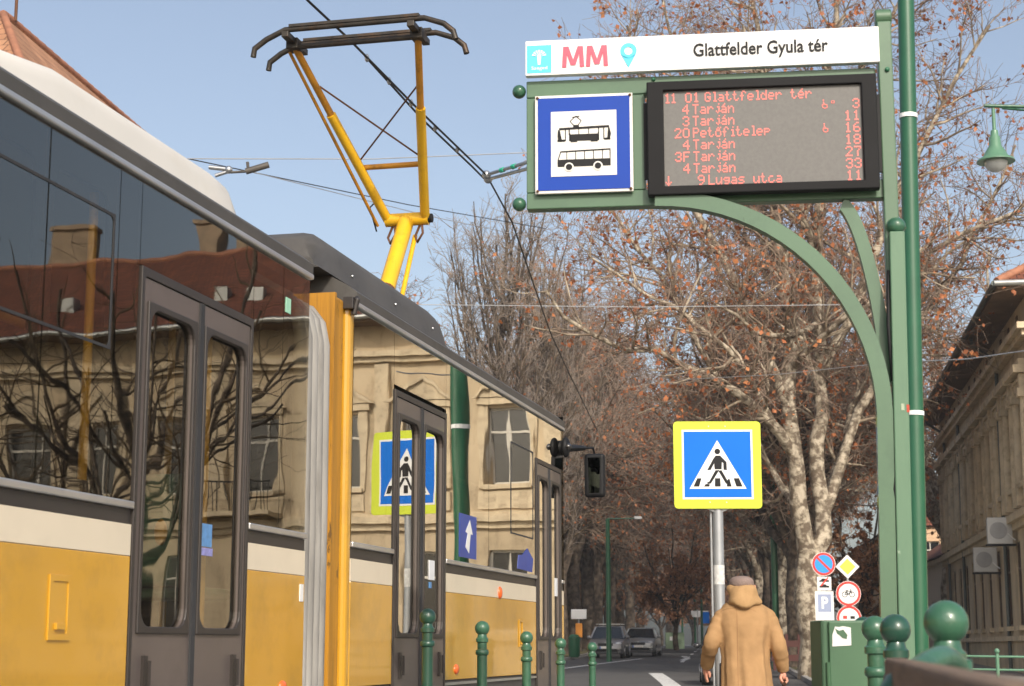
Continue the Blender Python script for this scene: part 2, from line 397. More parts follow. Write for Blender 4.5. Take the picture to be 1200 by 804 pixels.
for a, b in SECT:
    for x0, x1 in spans(a, b):
        MB().box(x0, x1, 0, .04, .77, 1.365).build('side_panel', YEL, T, bevel=.004)
        MB().box(x0, x1, .001, .04, 1.367, 1.495).build('cream_stripe', CREAM, T)
        MB().box(x0, x1, .006, .04, 1.497, 1.556).build('waist_rail', TRIM, T)
        MB().box(x0, x1, -.012, .03, 1.558, 1.59).build('chrome_strip', ALU, T, bevel=.006)
        MB().box(x0, x1, .012, .05, .50, .765).build('skirt', M('skirt_grey', rgb('#4d4a47'), .6), T)
        MB().box(x0, x1, -.002, .03, .735, .752).build('skirt_trim', ALU, T)
    # left-hand side, floor, ceiling, ends
    MB().box(a, b, W - .04, W, .5, 1.56).build('side_panel', YEL, T)
    n = max(2, int((b - a) / 1.5)); st = (b - a) / n
    for i in range(n):
        MB().box(a + i * st + .04, a + (i + 1) * st - .04, W - .03, W - .02, 1.562, 2.85).build('window_pane', GL3, T)
        MB().box(a + i * st - .04, a + i * st + .04, W - .04, W, 1.56, 2.86).build('window_pillar', TRIM, T)
    MB().box(a, b, W - .04, W, 2.86, 3.0).build('cant_rail', TRIM, T)
    MB().box(a, b, .06, W - .06, .80, .86).build('floor', INT, T)
    MB().box(a, b, .1, W - .1, 2.86, 2.90).build('ceiling', INT, T)
    MB().box(a, b, .20, W - .2, .3, .79).build('underframe', BLACK, T)
    # gutter and roof
    MB().box(a, b, -.02, .05, 2.965, 2.995).build('gutter', ALU, T, bevel=.008)
    prof = [(-.012, 2.997), (-.014, 3.05), (.05, 3.10), (.16, 3.16), (.35, 3.20), (.7, 3.24), (1.1, 3.25)]
    prof = prof + [(W - y, z) for y, z in prof[::-1][1:]] + [(W - .05, 2.93), (.05, 2.93)]
    mb = MB(); k = len(prof)
    for x in (a, b): mb.v += [(x, y, z) for y, z in prof]
    mb.f = [(i, (i + 1) % k, (i + 1) % k + k, i + k) for i in range(k)] + [tuple(range(k)), tuple(range(2 * k - 1, k - 1, -1))]
    mb.build('roof', ROOFM, T, smooth=35)
# glazing of the right-hand side: (u0, u1, z0, z1, kind)
GLZ = [(-11.6, -10.0, 1.592, 2.962, 1), (-9.985, -7.6, 1.592, 2.962, 1), (-7.585, -5.55, 1.592, 2.962, 1), (-5.54, -4.95, 1.592, 2.962, 1), (-4.944, -4.745, 1.592, 2.962, 0),
       (-4.74, -3.46, 2.60, 2.962, 0), (-3.455, -3.05, 1.592, 2.962, 1), (-3.045, -2.66, 1.592, 2.962, 1),
       (-1.895, -1.10, 1.592, 2.962, 2), (-1.095, .125, 2.625, 2.962, 2), (.13, 1.36, 1.592, 2.962, 2), (1.368, 2.995, 1.592, 2.962, 2), (3.0, 4.18, 2.60, 2.962, 2)]
for u0, u1, z0, z1, k in GLZ:
    mb = MB(); mb.box(u0, u1, .004, .012, z0, z1)
    o = mb.build('gloss_panel' if k == 0 else 'window_pane', {0: GL1, 1: GL1, 2: GL2}[k], T)
    if k == 0 or z0 > 2: MB().box(u0 + .003, u1 - .003, .016, .022, z0 + .003, z1 - .003).build('panel_backing', BLACK, o)
    if k and u1 - u0 > .5 and z0 < 2:
        MB().frame((u0 + .002, u1 - .002, z0 + .002, z1 - .004), (u0 + .07, u1 - .07, z0 + .05, z1 - .13), .07, .016, .03).build('window_seal', M('black_seal', (.012, .012, .012), .35), o)
# hopper window outlines
for u0, u1, z0, z1 in ((-6.9, -5.0, 2.2, 2.74), (2.1, 2.9, 1.9, 2.62)):
    MB().frame((u0 - .012, u1 + .012, z0 - .012, z1 + .012), (u0, u1, z0, z1), .03, .0005, .004).build('hopper_frame', RUBBER, T)
MB().box(-1.895, -1.1, .05, .055, 1.60, 2.9).build('interior_panel', INT, T)
# doors
STICK = M('sticker_blue', rgb('#5d8fc4'), .5, var=.15, scale=40); STICKW = M('sticker_white', (.75, .76, .78), .5)
for d0, d1 in DOORS:
    zt = 2.575
    MB().frame((d0, d1, .42, zt + .02), (d0 + .03, d1 - .03, .44, zt - .02), .02, -.006, .05).build('door_frame', TRIM, T, bevel=.003)
    mid = (d0 + d1) / 2
    for i, (x0, x1) in enumerate(((d0 + .032, mid - .004), (mid + .004, d1 - .032))):
        lf = MB().frame((x0, x1, .44, zt - .022), (x0 + .055, x1 - .07 if i == 0 else x1 - .055, 1.075, 2.43), .085, .0, .035).build('door_leaf', DOORM, T, bevel=.004)
        MB().frame((x0 + .035, x1 - .045, 1.05, 2.455), (x0 + .06, x1 - .075 if i == 0 else x1 - .06, 1.08, 2.425), .08, -.012, .004).build('glass_seal', TRIM, lf, bevel=.005)
        MB().box(x0 + .04, x1 - .04, .016, .022, 1.06, 2.44).build('glass', GL1 if d0 < -3 else GL2, lf)
        hx = x0 + .12 if i == 0 else x1 - .12
        MB().box(hx - .02, hx + .02, -.014, .0, .80, .96).tube([(hx, -.03, .82), (hx, -.03, .94)], .008, 6).build('handle', TRIM, lf)
    MB().box(mid - .022, mid + .022, -.01, .02, .45, zt - .025).build('rubber_edge', RUBBER, T)
for u, z, w_, h_, m in ((-3.93, 1.50, .115, .105, STICK), (-3.93, 1.425, .14, .035, M('sticker_violet', rgb('#8f8fc8'), .5, var=.2, scale=60)), (-4.03, 1.385, .05, .035, STICK), (-.17, 1.5, .13, .13, STICKW), (-.2, 1.4, .05, .04, STICK), (3.14, 1.5, .1, .2, STICKW), (3.14, 1.25, .09, .2, STICK), (3.9, 1.52, .1, .16, STICKW)):
    MB().box(u - w_ / 2, u + w_ / 2, .011, .0145, z - h_ / 2, z + h_ / 2).build('sticker', m, T)
# blue patches, one with an arrow, on the outer face of the front glass
BLUE = M('sign_blue', rgb('#1f5fb5'), .4, var=.05)
pl = MB().box(.50, .98, .0005, .0035, 1.625, 1.935).build('blue_patch', M('patch_blue', rgb('#26429a'), .4), T)
MB().prism([(.66, 1.70), (.76, 1.66), (.80, 1.80), (.86, 1.80), (.78, 1.90), (.66, 1.81), (.72, 1.80)], -.002, .0).build('arrow', WHITE, pl)
MB().prism([(2.32, 1.62), (2.86, 1.61), (2.90, 1.72), (2.68, 1.80), (2.50, 1.74), (2.36, 1.73)], .0005, .0035).build('blue_patch', M('patch_blue', rgb('#26429a'), .4), T)
# small fittings
MB().frame((-5.41, -5.24, 1.02, 1.265), (-5.385, -5.265, 1.045, 1.24), .01, -.008, .0).box(-5.385, -5.265, -.003, .0, 1.045, 1.24).box(-5.36, -5.29, -.016, -.003, 1.06, 1.085).build('service_hatch', YEL, T, bevel=.003)
MB().frame((2.35, 2.48, .99, 1.21), (2.37, 2.46, 1.01, 1.19), .01, -.008, .0).box(2.40, 2.43, -.014, -.003, 1.01, 1.04).build('service_hatch', YEL, T, bevel=.003)
AMBER = M('amber_lens', (.75, .13, .02), .25, coat=.6)
MB().ball((1.70, .0, 1.405), .045, 12, 8, (1, .5, 1.1)).build('side_indicator', AMBER, T, smooth=60)
MB().ball((-2.95, .0, .80), .04, 12, 8, (1.2, .5, .7)).build('side_reflector', AMBER, T, smooth=60)
MB().ball((.42, .0, .84), .04, 12, 8, (1.4, .5, .9)).build('side_reflector', AMBER, T, smooth=60)
MB().box(-2.73, -2.68, -.004, .001, 1.23, 1.32).build('reflector_plate', WHITE, T)
MB().box(-3.02, -2.95, .0, .0035, 2.72, 2.80).build('sticker', M('sticker_mint', rgb('#9fd4b8'), .5), T)
# bellows
for i in range(5):
    u = -2.60 + i * .095
    pts = [(u, .075, .55), (u, .07, 1.6), (u, .075, 2.68), (u, .10, 2.80), (u, .16, 2.88), (u, .3, 2.93), (u, 1.1, 2.96), (u, W - .3, 2.93), (u, W - .12, 2.84), (u, W - .07, 2.6), (u, W - .07, .55)]
    MB().tube(pts, .037, 10).build('bellows_fold', BELL, T, smooth=60)
MB().box(-2.64, -2.15, .13, W - .13, .5, 2.86).build('bellows_lining', BLACK, T)
MB().box(-2.165, -2.0, .03, .10, .5, 2.985).build('end_pillar', WORN, T, bevel=.02)
MB().box(-1.995, -1.903, -.004, .10, .5, 2.96).build('corner_post', YEL, T, bevel=.03, seg=3)
MB().tube([(-1.98, -.02, 2.90), (-1.98, -.04, 2.99), (-1.96, -.03, 3.0)], .018, 8).box(-2.03, -1.93, -.03, .03, 2.93, 3.0).build('roof_bracket', TRIM, T, bevel=.006)
MB().box(-2.17, -2.14, .03, W - .03, .5, 3.0).build('end_wall', WORN, T)
# worn remains of stickers on the gantry post come with the gantry below
# roof fairings
def fairing(name, mat, u0, u1, y0, y1, z0, z1, nose0, nose1, r=.09, clip=()):
    """long rounded roof box with sloping ends"""
    st = [(u0, .25), (u0 + nose0 * .35, .72), (u0 + nose0, 1), (u1 - nose1, 1), (u1 - nose1 * .4, .93), (u1 - nose1 * .1, .6), (u1, .2)]
    mb = MB(); ring = []
    for u, hgt in st:
        zt = z0 + (z1 - z0) * hgt; rr = min(r, (zt - z0) * .8)
        pr = [(y0, z0)]
        for i in range(5): a = R(90 * i / 4); pr.append((y0 + .03 + rr - rr * math.cos(a), zt - rr + rr * math.sin(a)))
        pr += [(y0 + y1 - y, z) for y, z in pr[::-1]]
        ring.append(len(pr)); mb.v += [(u, y, z) for y, z in pr]
    k = ring[0]; n = len(st)
    mb.f = [(i * k + j, i * k + (j + 1) % k, (i + 1) * k + (j + 1) % k, (i + 1) * k + j) for i in range(n - 1) for j in range(k)] + [tuple(range(k)), tuple(range((n - 1) * k, n * k))]
    return mb.build(name, mat, T, smooth=50)
ac = fairing('roof_cover', COVER, -5.80, -3.08, .22, W - .22, 3.14, 3.40, .78, .35)
MB().box(-5.7, -3.15, .245, W - .245, 3.11, 3.145).build('cover_base', M('cover_tan', rgb('#b9a284'), .6), ac)
for u in (-5.0, -4.35, -3.6): MB().ball((u, .232, 3.2), .016, 8, 6).build('clip', STEEL, ac)
MB().box(-3.14, -3.05, .24, .5, 3.12, 3.21).build('cover_foot', BLACK, ac, bevel=.02)
fr_ = fairing('roof_fairing', ROOFM, -2.15, .72, .14, W - .14, 3.16, 3.43, .25, .35, .16)
for u in (-1.5, -.6, .3): MB().ball((u, .155, 3.24), .009, 8, 6).build('bolt', STEEL, fr_)
# front end
prof = [(4.182, .0), (4.7, .12), (4.95, .3), (4.95, W - .3), (4.7, W - .12), (4.182, W)]
mb = MB(); k = len(prof)
for z in (.5, 1.56): mb.v += [(x, y, z) for x, y in prof]
mb.f = [(i, i + 1, i + 1 + k, i + k) for i in range(k - 1)] + [tuple(range(k)), tuple(range(k, 2 * k))]
mb.build('front_panel', YEL, T)
mb = MB()
for z in (1.562, 2.96): mb.v += [(x - (.25 if z > 2 and x > 4.3 else 0), y, z) for x, y in prof]
mb.f = [(i, i + 1, i + 1 + k, i + k) for i in range(k - 1)]
mb.build('windscreen', GL2, T)
mb = MB()
for z in (2.962, 3.1): mb.v += [(x - (.25 if x > 4.3 else 0), y, z) for x, y in prof]
mb.f = [(i, i + 1, i + 1 + k, i + k) for i in range(k - 1)] + [tuple(range(k)), tuple(range(k, 2 * k))]
mb.build('front_dome', ROOFM, T)
# mirror
mr = MB().tube([(4.1, .02, 2.80), (4.1, -.04, 2.80)], .07, 14).ball((4.06, -.05, 2.80), .085, 14, 9, (1, .5, 1.1)).build('camera_housing', BLACK, T, smooth=50)
MB().ball((4.0, -.085, 2.80), .03, 12, 8).build('lens', GLOSSB, mr, smooth=60)
mb = MB(); mb.tube([(4.12, -.03, 2.80), (4.4, -.06, 2.83), (4.68, -.09, 2.86)], [.06, .055, .04], 10, ell=.6).tube([(4.68, -.09, 2.86), (4.88, -.15, 2.885), (4.93, -.16, 2.82)], .012, 6)
arm = mb.build('mirror_arm', BLACK, T, smooth=50)
MB().box(4.88, 4.98, -.26, -.06, 2.41, 2.83).build('mirror', BLACK, T, bevel=.03, seg=3)
mb = MB(); mb.v = [(4.876, -.21, 2.45), (4.876, -.11, 2.45), (4.876, -.10, 2.79), (4.876, -.22, 2.79)]; mb.f = [(0, 1, 2, 3)]
mb.build('mirror_glass', M('mirror_glass', (.03, .035, .03), .04, metal=1, var=.02), T)
# inside: poles, handrails, seats
for u, y in ((-3.80, .09), (-4.99, .10), (-5.2, .7), (-6.4, .5), (-3.1, .6), (-.95, .22), (-.35, .25), (1.5, .7), (2.6, .6), (-7.6, .6)):
    MB().tube([(u, y, .87), (u, y, 2.85)], .02, 8).build('grab_pole', GRAB, T, smooth=60)
for a, b in ((-8, -4.8), (.3, 2.9)):
    MB().tube([(a, .45, 2.33), (b, .45, 2.33)], .02, 8).build('handrail', GRAB, T, smooth=60)
MB().tube([(-4.5, .25, .9), (-4.42, .25, 1.1), (-4.5, .25, 1.25), (-4.35, .25, 1.42)], .022, 8).build('handrail', GRAB, T, smooth=60)
MB().ball((-4.04, .19, 1.51), .03, 10, 8, (1, 1, 2)).build('door_button', GRAB, T, smooth=60)
SEAT = M('seat_green', rgb('#5f8a78'), .6, var=.1)
for u in (-6.9, -6.1, -5.3, -3.2, .6, 1.3, 2.0):
    for y0 in (.18, 1.55):
        s_ = MB().box(u - .42, u, y0, y0 + .42, 1.22, 1.28).build('seat', SEAT, T, bevel=.03)
        MB().box(u - .46, u - .40, y0, y0 + .42, 1.28, 1.82).build('backrest', SEAT, s_, bevel=.04, seg=3)
MB().box(4.0, 4.03, .1, W - .1, .86, 2.2).build('cab_wall', INT, T)
MB().box(3.15, 4.0, 1.0, W - .1, .86, 1.7).build('driver_desk', BLACK, T)
for u, y in ((-8.8, .25), (-8.8, 1.95), (2.0, .25), (2.0, 1.95), (.2, .25), (.2, 1.95)):
    MB().tube([(u, y - .05, .335), (u, y + .05, .335)], .335, 24).build('wheel', STEEL, T, smooth=40)
# pantograph
PY = M('pantograph_yellow', rgb('#e3b11c'), .4, var=.06, scale=4, dirt=rgb('#b8871e'), damt=.5, dscale=8, coat=.2)
PO = M('pantograph_worn', rgb('#c08420'), .5, var=.15, scale=5, dirt=rgb('#5c3a16'), damt=.7, dscale=7)
CARB = M('collector_dark', rgb('#3c3731'), .5, metal=.4, var=.3, scale=9, dirt=rgb('#6a4a2a'), damt=.6)
PB = MB().box(1.5, 2.15, .75, 1.45, 3.25, 3.40).build('pantograph', ROOFM, T, label='yellow Z-shaped current collector raised to the wire')
c0 = W / 2; KX, KZ = 2.74, 4.70; BX, BZ = 1.33, 5.94
def pnt(name, pts, r, mat, k=10, sm=60): return MB().tube(pts, r, k).build(name, mat, PB, smooth=sm)
low = pnt('lower_arm', [(1.72, c0, 3.36), (KX, c0, KZ)], .07, PY, 14)
MB().tube([(2.16, c0, 3.94), (2.175, c0, 3.96)], .073, 14).build('joint_ring', RUST, low)
pnt('lower_rod', [(2.0, c0 - .09, 3.38), (KX + .06, c0 - .06, KZ - .14)], .022, PY)
pnt('knee_shaft', [(KX, c0 - .2, KZ), (KX, c0 + .19, KZ)], .06, PY, 12)
pnt('knee_end', [(KX, c0 - .235, KZ), (KX, c0 - .2, KZ)], .04, BLACK)
aL = (c0 + .56, c0 + .17); aR = (c0 - .50, c0 - .17)
for ya, yb in (aL, aR):
    m_ = .42
    pnt('upper_arm', [(KX - .01, yb, KZ), (KX + (BX - KX) * .62, yb + (ya - yb) * .62, KZ + (BZ - .08 - KZ) * .62)], .042, PY)
    pnt('upper_arm_tip', [(KX + (BX - KX) * .60, yb + (ya - yb) * .60, KZ + (BZ - .08 - KZ) * .60), (BX + .02, ya, BZ - .08)], .03, PO)
pnt('steering_rod', [(KX - .02, aL[1] + .09, KZ - .05), (BX + .05, aL[0] + .05, BZ - .12)], .014, PO)
def ap(t, side): ya, yb = side; return (KX + (BX - KX) * t, yb + (ya - yb) * t, KZ + (BZ - KZ) * t)
pnt('cross_tube', [ap(.30, aL), ap(.30, aR)], .024, PO)
pnt('stay_wire', [ap(.33, aL), ap(.72, aR)], .008, RUST, 6); pnt('stay_wire', [ap(.74, aL), ap(.33, aR)], .008, RUST, 6)
pnt('cable', [ap(.12, aL), (KX - .1, aL[1] + .14, KZ + .1), (KX - .02, aL[1] + .1, KZ - .1)], .008, BLACK, 6)
for y in (c0 + .13, c0 - .12):
    pnt('cable_loop', [(KX, y, KZ - .06), (KX + .03, y + .05, KZ - .15), (KX, y + .02, KZ - .21), (KX - .04, y - .04, KZ - .14), (KX, y - .02, KZ - .06)], .012, RUST, 6)
for du in (-.14, .2):
    z = BZ
    pts = [(BX + du, c0 - .86, z - .20), (BX + du, c0 - .84, z - .13), (BX + du, c0 - .76, z - .06), (BX + du, c0 - .60, z), (BX + du, c0 + .58, z), (BX + du, c0 + .74, z - .07), (BX + du, c0 + .84, z - .14), (BX + du, c0 + .85, z - .21)]
    pnt('collector_bar', pts, .024, CARB)
    MB().box(BX + du - .03, BX + du + .03, c0 - .56, c0 + .54, z + .012, z + .036).build('carbon_strip', CARB, PB)
for y in aL[0], aR[0]:
    MB().bar((BX - .2, y, BZ - .055), (BX + .27, y, BZ - .055), .06, .05).box(BX - .04, BX + .1, y - .05, y + .05, BZ - .12, BZ - .03).build('bow_carrier', CARB, PB, bevel=.006)
MB().tube([(BX, aR[0], BZ - .1), (BX, aL[0], BZ - .1)], .024, 8).build('bow_tube', CARB, PB, smooth=60)

# ------------------------------------------------------------------ overhead wires
WIREM = M('wire_dark', (.03, .03, .032), .5, metal=.5)
WIREL = M('wire_light', (.5, .5, .5), .4, metal=.6)
WZ = 6.03
cw = [atZ(px, py, WZ) for px, py in ((330, -40), (360, 0), (405, 42), (490, 128), (570, 205), (600, 260), (645, 390), (668, 440), (700, 505))]
def wire(name, pts, r, mat, label, clips=()):
    t = thing(name, pts[0], label, 'wire'); P = [Vector(p) - Vector(pts[0]) for p in pts]
    MB().tube(P, r, 6).build('strand', mat, t)
    for c in clips: MB().ball(Vector(c) - Vector(pts[0]), .03, 8, 6, (.7, 1.4, 1.2)).build('clip', STEEL, t)
    return t
wire('contact_wire', [tuple(p) for p in cw], .011, WIREM, 'dark tram contact wire running over the pantograph bow')
m2 = [atZ(px, py, WZ + .02) for px, py in ((428, 66), (495, 140), (552, 194), (568, 210))]
wire('twin_wire', [tuple(p) for p in m2], .011, WIREM, 'short second wire clamped beside the contact wire', [tuple(atZ(px, py, WZ + .01)) for px, py in ((430, 68), (456, 95), (482, 121), (510, 150), (536, 175))])
for (a, b, Ya, Yb, r, m, lab) in (((220, 186), (640, 178), 24, 26, .008, WIREL, 'thin span wire crossing level behind the pantograph arms'),
                                 ((220, 186), (640, 268), 25, 40, .009, WIREM, 'thin dark span wire sloping down right from the insulator'),
                                 ((290, 200), (640, 282), 26, 40, .007, WIREL, 'thin pale lower span wire sloping to the bare tree'),
                                 ((490, 357), (1000, 357), 38, 40, .010, WIREL, 'pale level span wire in front of the bare tree'),
                                 ((1050, 425), (1230, 407), 30, 26, .012, WIREL, 'pale wire crossing in front of the dark eaves'),
                                 ((800, 445), (1040, 425), 40, 36, .007, WIREL, 'thin pale wire strung before the plane tree limbs')):
    A, B = atY(*a, Ya), atY(*b, Yb); mid = (A + B) / 2 - np.array([0, 0, .06])
    wire('span_wire', [tuple(A), tuple(mid), tuple(B)], r, m, lab)
# insulator hanging in the span wire
p = Vector(atY(268, 199, 24.5)); t = thing('wire_insulator', p, 'metal insulator and turnbuckle on the span wires', 'insulator')
q = lambda px, py: Vector(atY(px, py, 24.5)) - p
MB().tube([q(245, 196), q(272, 199)], .035, 8).build('turnbuckle', STEEL, t, smooth=60)
MB().tube([q(252, 206), q(270, 200)], .03, 8).build('turnbuckle', STEEL, t, smooth=60)
MB().ball(q(268, 199), .06, 10, 8).build('hub', STEEL, t, smooth=60)
MB().tube([q(288, 201), q(315, 193)], .05, 8).tube([q(290, 190), q(291, 200)], .025, 6).tube([q(270, 202), q(288, 201)], .02, 6).build('insulator_rod', M('insulator_dark', rgb('#55504a'), .5), t, smooth=60)
# pull-off arms to the pole behind the sign
for i, (a, b, lab) in enumerate((((570, 205), (625, 188), 'upper pull-off rod with green sleeves holding the contact wire'), ((572, 210), (625, 196), 'lower pull-off rod holding the contact wire'))):
    A = Vector(atZ(*a, WZ)); Bp = Vector(atY(*b, 17.2)); B = A + (Bp - A) * 2.2
    t = thing('pull_off_arm', A, lab, 'arm')
    MB().tube([(0, 0, 0), B - A], .02, 8).build('rod', STEEL, t, smooth=60)
    MB().ball((0, 0, 0), .05, 8, 6).build('clamp', STEEL, t, smooth=60)
    if i == 0:
        for k in (.35, .6): MB().tube([(B - A) * (k * .45 - .015), (B - A) * (k * .45 + .015)], .028, 8).build('sleeve', M('sleeve_green', rgb('#2fae8a'), .5), t)

# ------------------------------------------------------------------ stop sign gantry
FA = R(7)
G0 = Vector(atY(617, 150, 8.0)); G0.z = 0
G_SC = .962
G = thing('stop_sign_gantry', G0, 'green tram stop gantry with white name board and departure display', 'stop sign', rz=-FA)
fd = np.array([math.cos(FA), -math.sin(FA), 0]); fn = np.array([math.sin(FA), math.cos(FA), 0]); g0 = np.array([G0.x, G0.y, 0])
def fr(px, py, dy=0):
    r = ray(px, py); t = (np.dot(g0 - CP, fn) + dy) / np.dot(r, fn); p = CP + r * t
    return float(np.dot(p - g0, fd)), float(p[2])
TW = .075
zt, zb = 3.735, 3.075
MB().box(-.0, 1.675, .0, TW, zt - .10, zt - .015).build('top_beam', GREEN, G, bevel=.005)
MB().box(.0, .63, 0, TW, zb, zb + .08).build('bottom_beam', GREEN, G, bevel=.005)
MB().box(.632, 1.70, .004, TW, zb + .005, zb + .095).build('bottom_beam', GREEN, G, bevel=.005)
MB().box(-.0, .05, .002, TW - .004, zb + .082, zt - .102).build('stile', GREEN, G, bevel=.004)
MB().box(.515, .575, .002, TW - .004, zb + .082, zt - .102).build('stile', GREEN, G, bevel=.004)
MB().box(1.69, 1.757, -.02, .06, 2.55, 3.945).build('stile', GREEN, G, bevel=.006)
MB().tube([(1.685, .02, 3.975), (1.762, .02, 3.975)], .04, 16).build('stile_cap', GREEN, G, smooth=40, bevel=.006)
for z in (zt - .055, zb + .035):
    MB().ball((-.04, .035, z), .034, 16, 11).build('end_ball', GREEN_B, G, smooth=80)
bz = 2.90
mb = MB().box(1.706, 1.776, -.065, .018, .0, bz); mb.v = [(x - .045 * (1 - z / bz), y, z) for x, y, z in mb.v]
mb.build('post', M('post_green', rgb('#5b7a60'), .5, var=.1, scale=2, dirt=rgb('#466650'), damt=.7, dscale=4, stretch=(1, 1, .3), chips=(rgb('#93a58f'), .66, 7)), G, bevel=.006)
MB().ball((1.741, -.022, bz + .033), .046, 18, 12, (1, 1, .92)).build('post_ball', GREEN_B, G, smooth=80)
# arch: from the bottom beam curving into a vertical leg
def arch(a0, zA, a1, zB, leg, wd, y0, y1, name, power=2.0):
    pts = []
    for i in range(21):
        t = R(90 * i / 20); pts.append((a0 + (a1 - a0) * math.sin(t) ** (2 / power), zB + (zA - zB) * math.cos(t) ** (2 / power)))
    if leg is not None: pts.append((a1 - .035, leg))
    mb = MB(); n = len(pts)
    for i, (a, z) in enumerate(pts):
        d = Vector((pts[min(i + 1, n - 1)][0] - pts[max(0, i - 1)][0], pts[min(i + 1, n - 1)][1] - pts[max(0, i - 1)][1])).normalized()
        nx, nz = -d.y, d.x
        for y in (y0, y1):
            for s in (-1, 1): mb.v.append((a + nx * s * wd / 2, y, z + nz * s * wd / 2))
    for i in range(n - 1):
        a, b = 4 * i, 4 * i + 4
        mb.f += [(a, a + 1, b + 1, b), (a + 2, b + 2, b + 3, a + 3), (a, b, b + 2, a + 2), (a + 1, a + 3, b + 3, b + 1)]
    mb.f += [(0, 2, 3, 1), (4 * n - 4, 4 * n - 3, 4 * n - 1, 4 * n - 2)]
    return mb.build(name, GREEN, G, smooth=30)
arch(.62, 3.095, 1.655, 2.05, .0, .072, -.055, .015, 'arch')
arch(1.50, 3.06, 1.68, 2.2, None, .06, .02, .08, 'arch_brace', 1.6)
for x_, z_, w_, h_, c_m in ((1.728, 2.06, .014, .03, rgb('#a8b39a')), (1.752, 2.05, .012, .035, rgb('#b24a38'))):
    MB().box(x_, x_ + w_, -.0665, -.0652, z_, z_ + h_).build('sticker_remains', M('remains_%d' % int(c_m[0] * 100), c_m, .8, var=.3, scale=60), G)
# cables between leg and post
for z0, z1, x in ((2.72, 2.2, 1.697), (2.1, 1.3, 1.698), (1.6, .4, 1.696)):
    MB().tube([(x, -.03, z0), (x - .012, -.05, (z0 + z1) / 2), (x, -.03, z1)], .009, 6).build('cable', BLACK, G, smooth=60)
# name board
nb = MB().box(.0, 1.695, -.045, -.004, 3.733, 3.91).build('name_board', WHITE, G, bevel=.003)
CY = M('cyan_print', rgb('#55cfe6'), .45, var=.02); REDP = M('red_print', rgb('#e4566a'), .45, var=.02); INK = M('ink', (.012, .012, .013), .55, spec=.25)
MB().box(.008, .128, -.0475, -.0455, 3.745, 3.885).build('emblem', CY, nb)
for i in range(7):
    a = R(20 + i * 23.3); MB().prism([(.068 + .012 * math.cos(a), 3.825 + .012 * math.sin(a)), (.068 + .036 * math.cos(a - .14), 3.825 + .036 * math.sin(a - .14)), (.068 + .036 * math.cos(a + .14), 3.825 + .036 * math.sin(a + .14))], -.05, -.048).build('emblem_petal', WHITE, nb)
MB().prism([(.062, 3.785), (.074, 3.785), (.078, 3.83), (.068, 3.845), (.058, 3.83)], -.0505, -.0485).build('emblem_stem', WHITE, nb)
text_mb('Szeged', .03, .108, 3.762, .016, -.0485, .01).build('lettering', WHITE, nb)
for x0 in (.180, .296):
    w_, zb_, h_, s_ = .108, 3.767, .105, .0215
    pts = [(0, 0), (s_, 0), (s_ + .003, h_ * .64), (w_ / 2 - .012, h_ * .10), (w_ / 2 + .012, h_ * .10), (w_ - s_ - .003, h_ * .64), (w_ - s_, 0), (w_, 0), (w_ - .006, h_), (w_ - .032, h_), (w_ / 2, h_ * .36), (.032, h_), (.006, h_)]
    MB().prism([(x0 + x, zb_ + z) for x, z in pts], -.0495, -.0478).build('lettering', REDP, nb)
mb = MB(); c_ = (.503, 3.838); ro, ri = .040, .020
mb2 = []
n = 24
for i in range(n):
    a = 2 * math.pi * i / n + math.pi / 2
    x, z = c_[0] + ro * math.cos(a), c_[1] + ro * math.sin(a)
    mb2.append((x, z))
vs = [(x, -.0485, z) for x, z in mb2] + [(c_[0] + ri * math.cos(2 * math.pi * i / n + math.pi / 2), -.0485, c_[1] + ri * math.sin(2 * math.pi * i / n + math.pi / 2)) for i in range(n)]
mb.add(vs, [(i, n + i, n + (i + 1) % n, (i + 1) % n) for i in range(n)])
mb.add([(c_[0] - .036, -.0485, c_[1] - .017), (c_[0] + .036, -.0485, c_[1] - .017), (c_[0], -.0485, c_[1] - .085), (c_[0], -.0485, c_[1] - .035)], [(0, 2, 3), (3, 2, 1)])
mb.build('map_pin', CY, nb)
text_mb('Glattfelder Gyula tér', .815, 1.455, 3.797, .062, -.0485, .02).build('lettering', INK, nb)
# blue stop plate with tram and bus pictograms
PBLUE = M('stop_blue', rgb('#123f9e'), .45, var=.05, scale=3, spec=.25)
PWH = M('plate_white', (.74, .72, .67), .4, var=.03)
a0, a1, z0, z1 = .045, .518, 3.142, 3.633
sp = MB().box(a0, a1, -.030, -.012, z0, z1).build('stop_plate', PWH, G, bevel=.003)
MB().box(a0 + .014, a1 - .014, -.033, -.031, z0 + .014, z1 - .014).build('plate_blue_field', PBLUE, sp)
ax0, ax1, az0, az1 = a0 + .078, a1 - .078, z0 + .082, z1 - .085
MB().box(ax0, ax1, -.0355, -.0335, az0, az1).build('plate_white_field', PWH, sp)
for x in (a0 + .012, a1 - .012):
    for z in (z0 + .012, z1 - .012): MB().ball((x, -.033, z), .0075, 8, 6).build('bolt', RUST, sp)
kx = (ax1 - ax0) / 280.; kz = (az1 - az0) / 290.
def pc(pts): return [(ax0 + x * kx, az1 - z * kz) for x, z in pts]
def ink(polys, name, mat=INK, y=-.0375):
    mb = MB()
    for p in polys: mb.prism(pc(p)[::-1], y, y + .0015)
    mb.build(name, mat, sp)
box4 = lambda x0, z0, x1, z1: [(x0, z0), (x1, z0), (x1, z1), (x0, z1)]
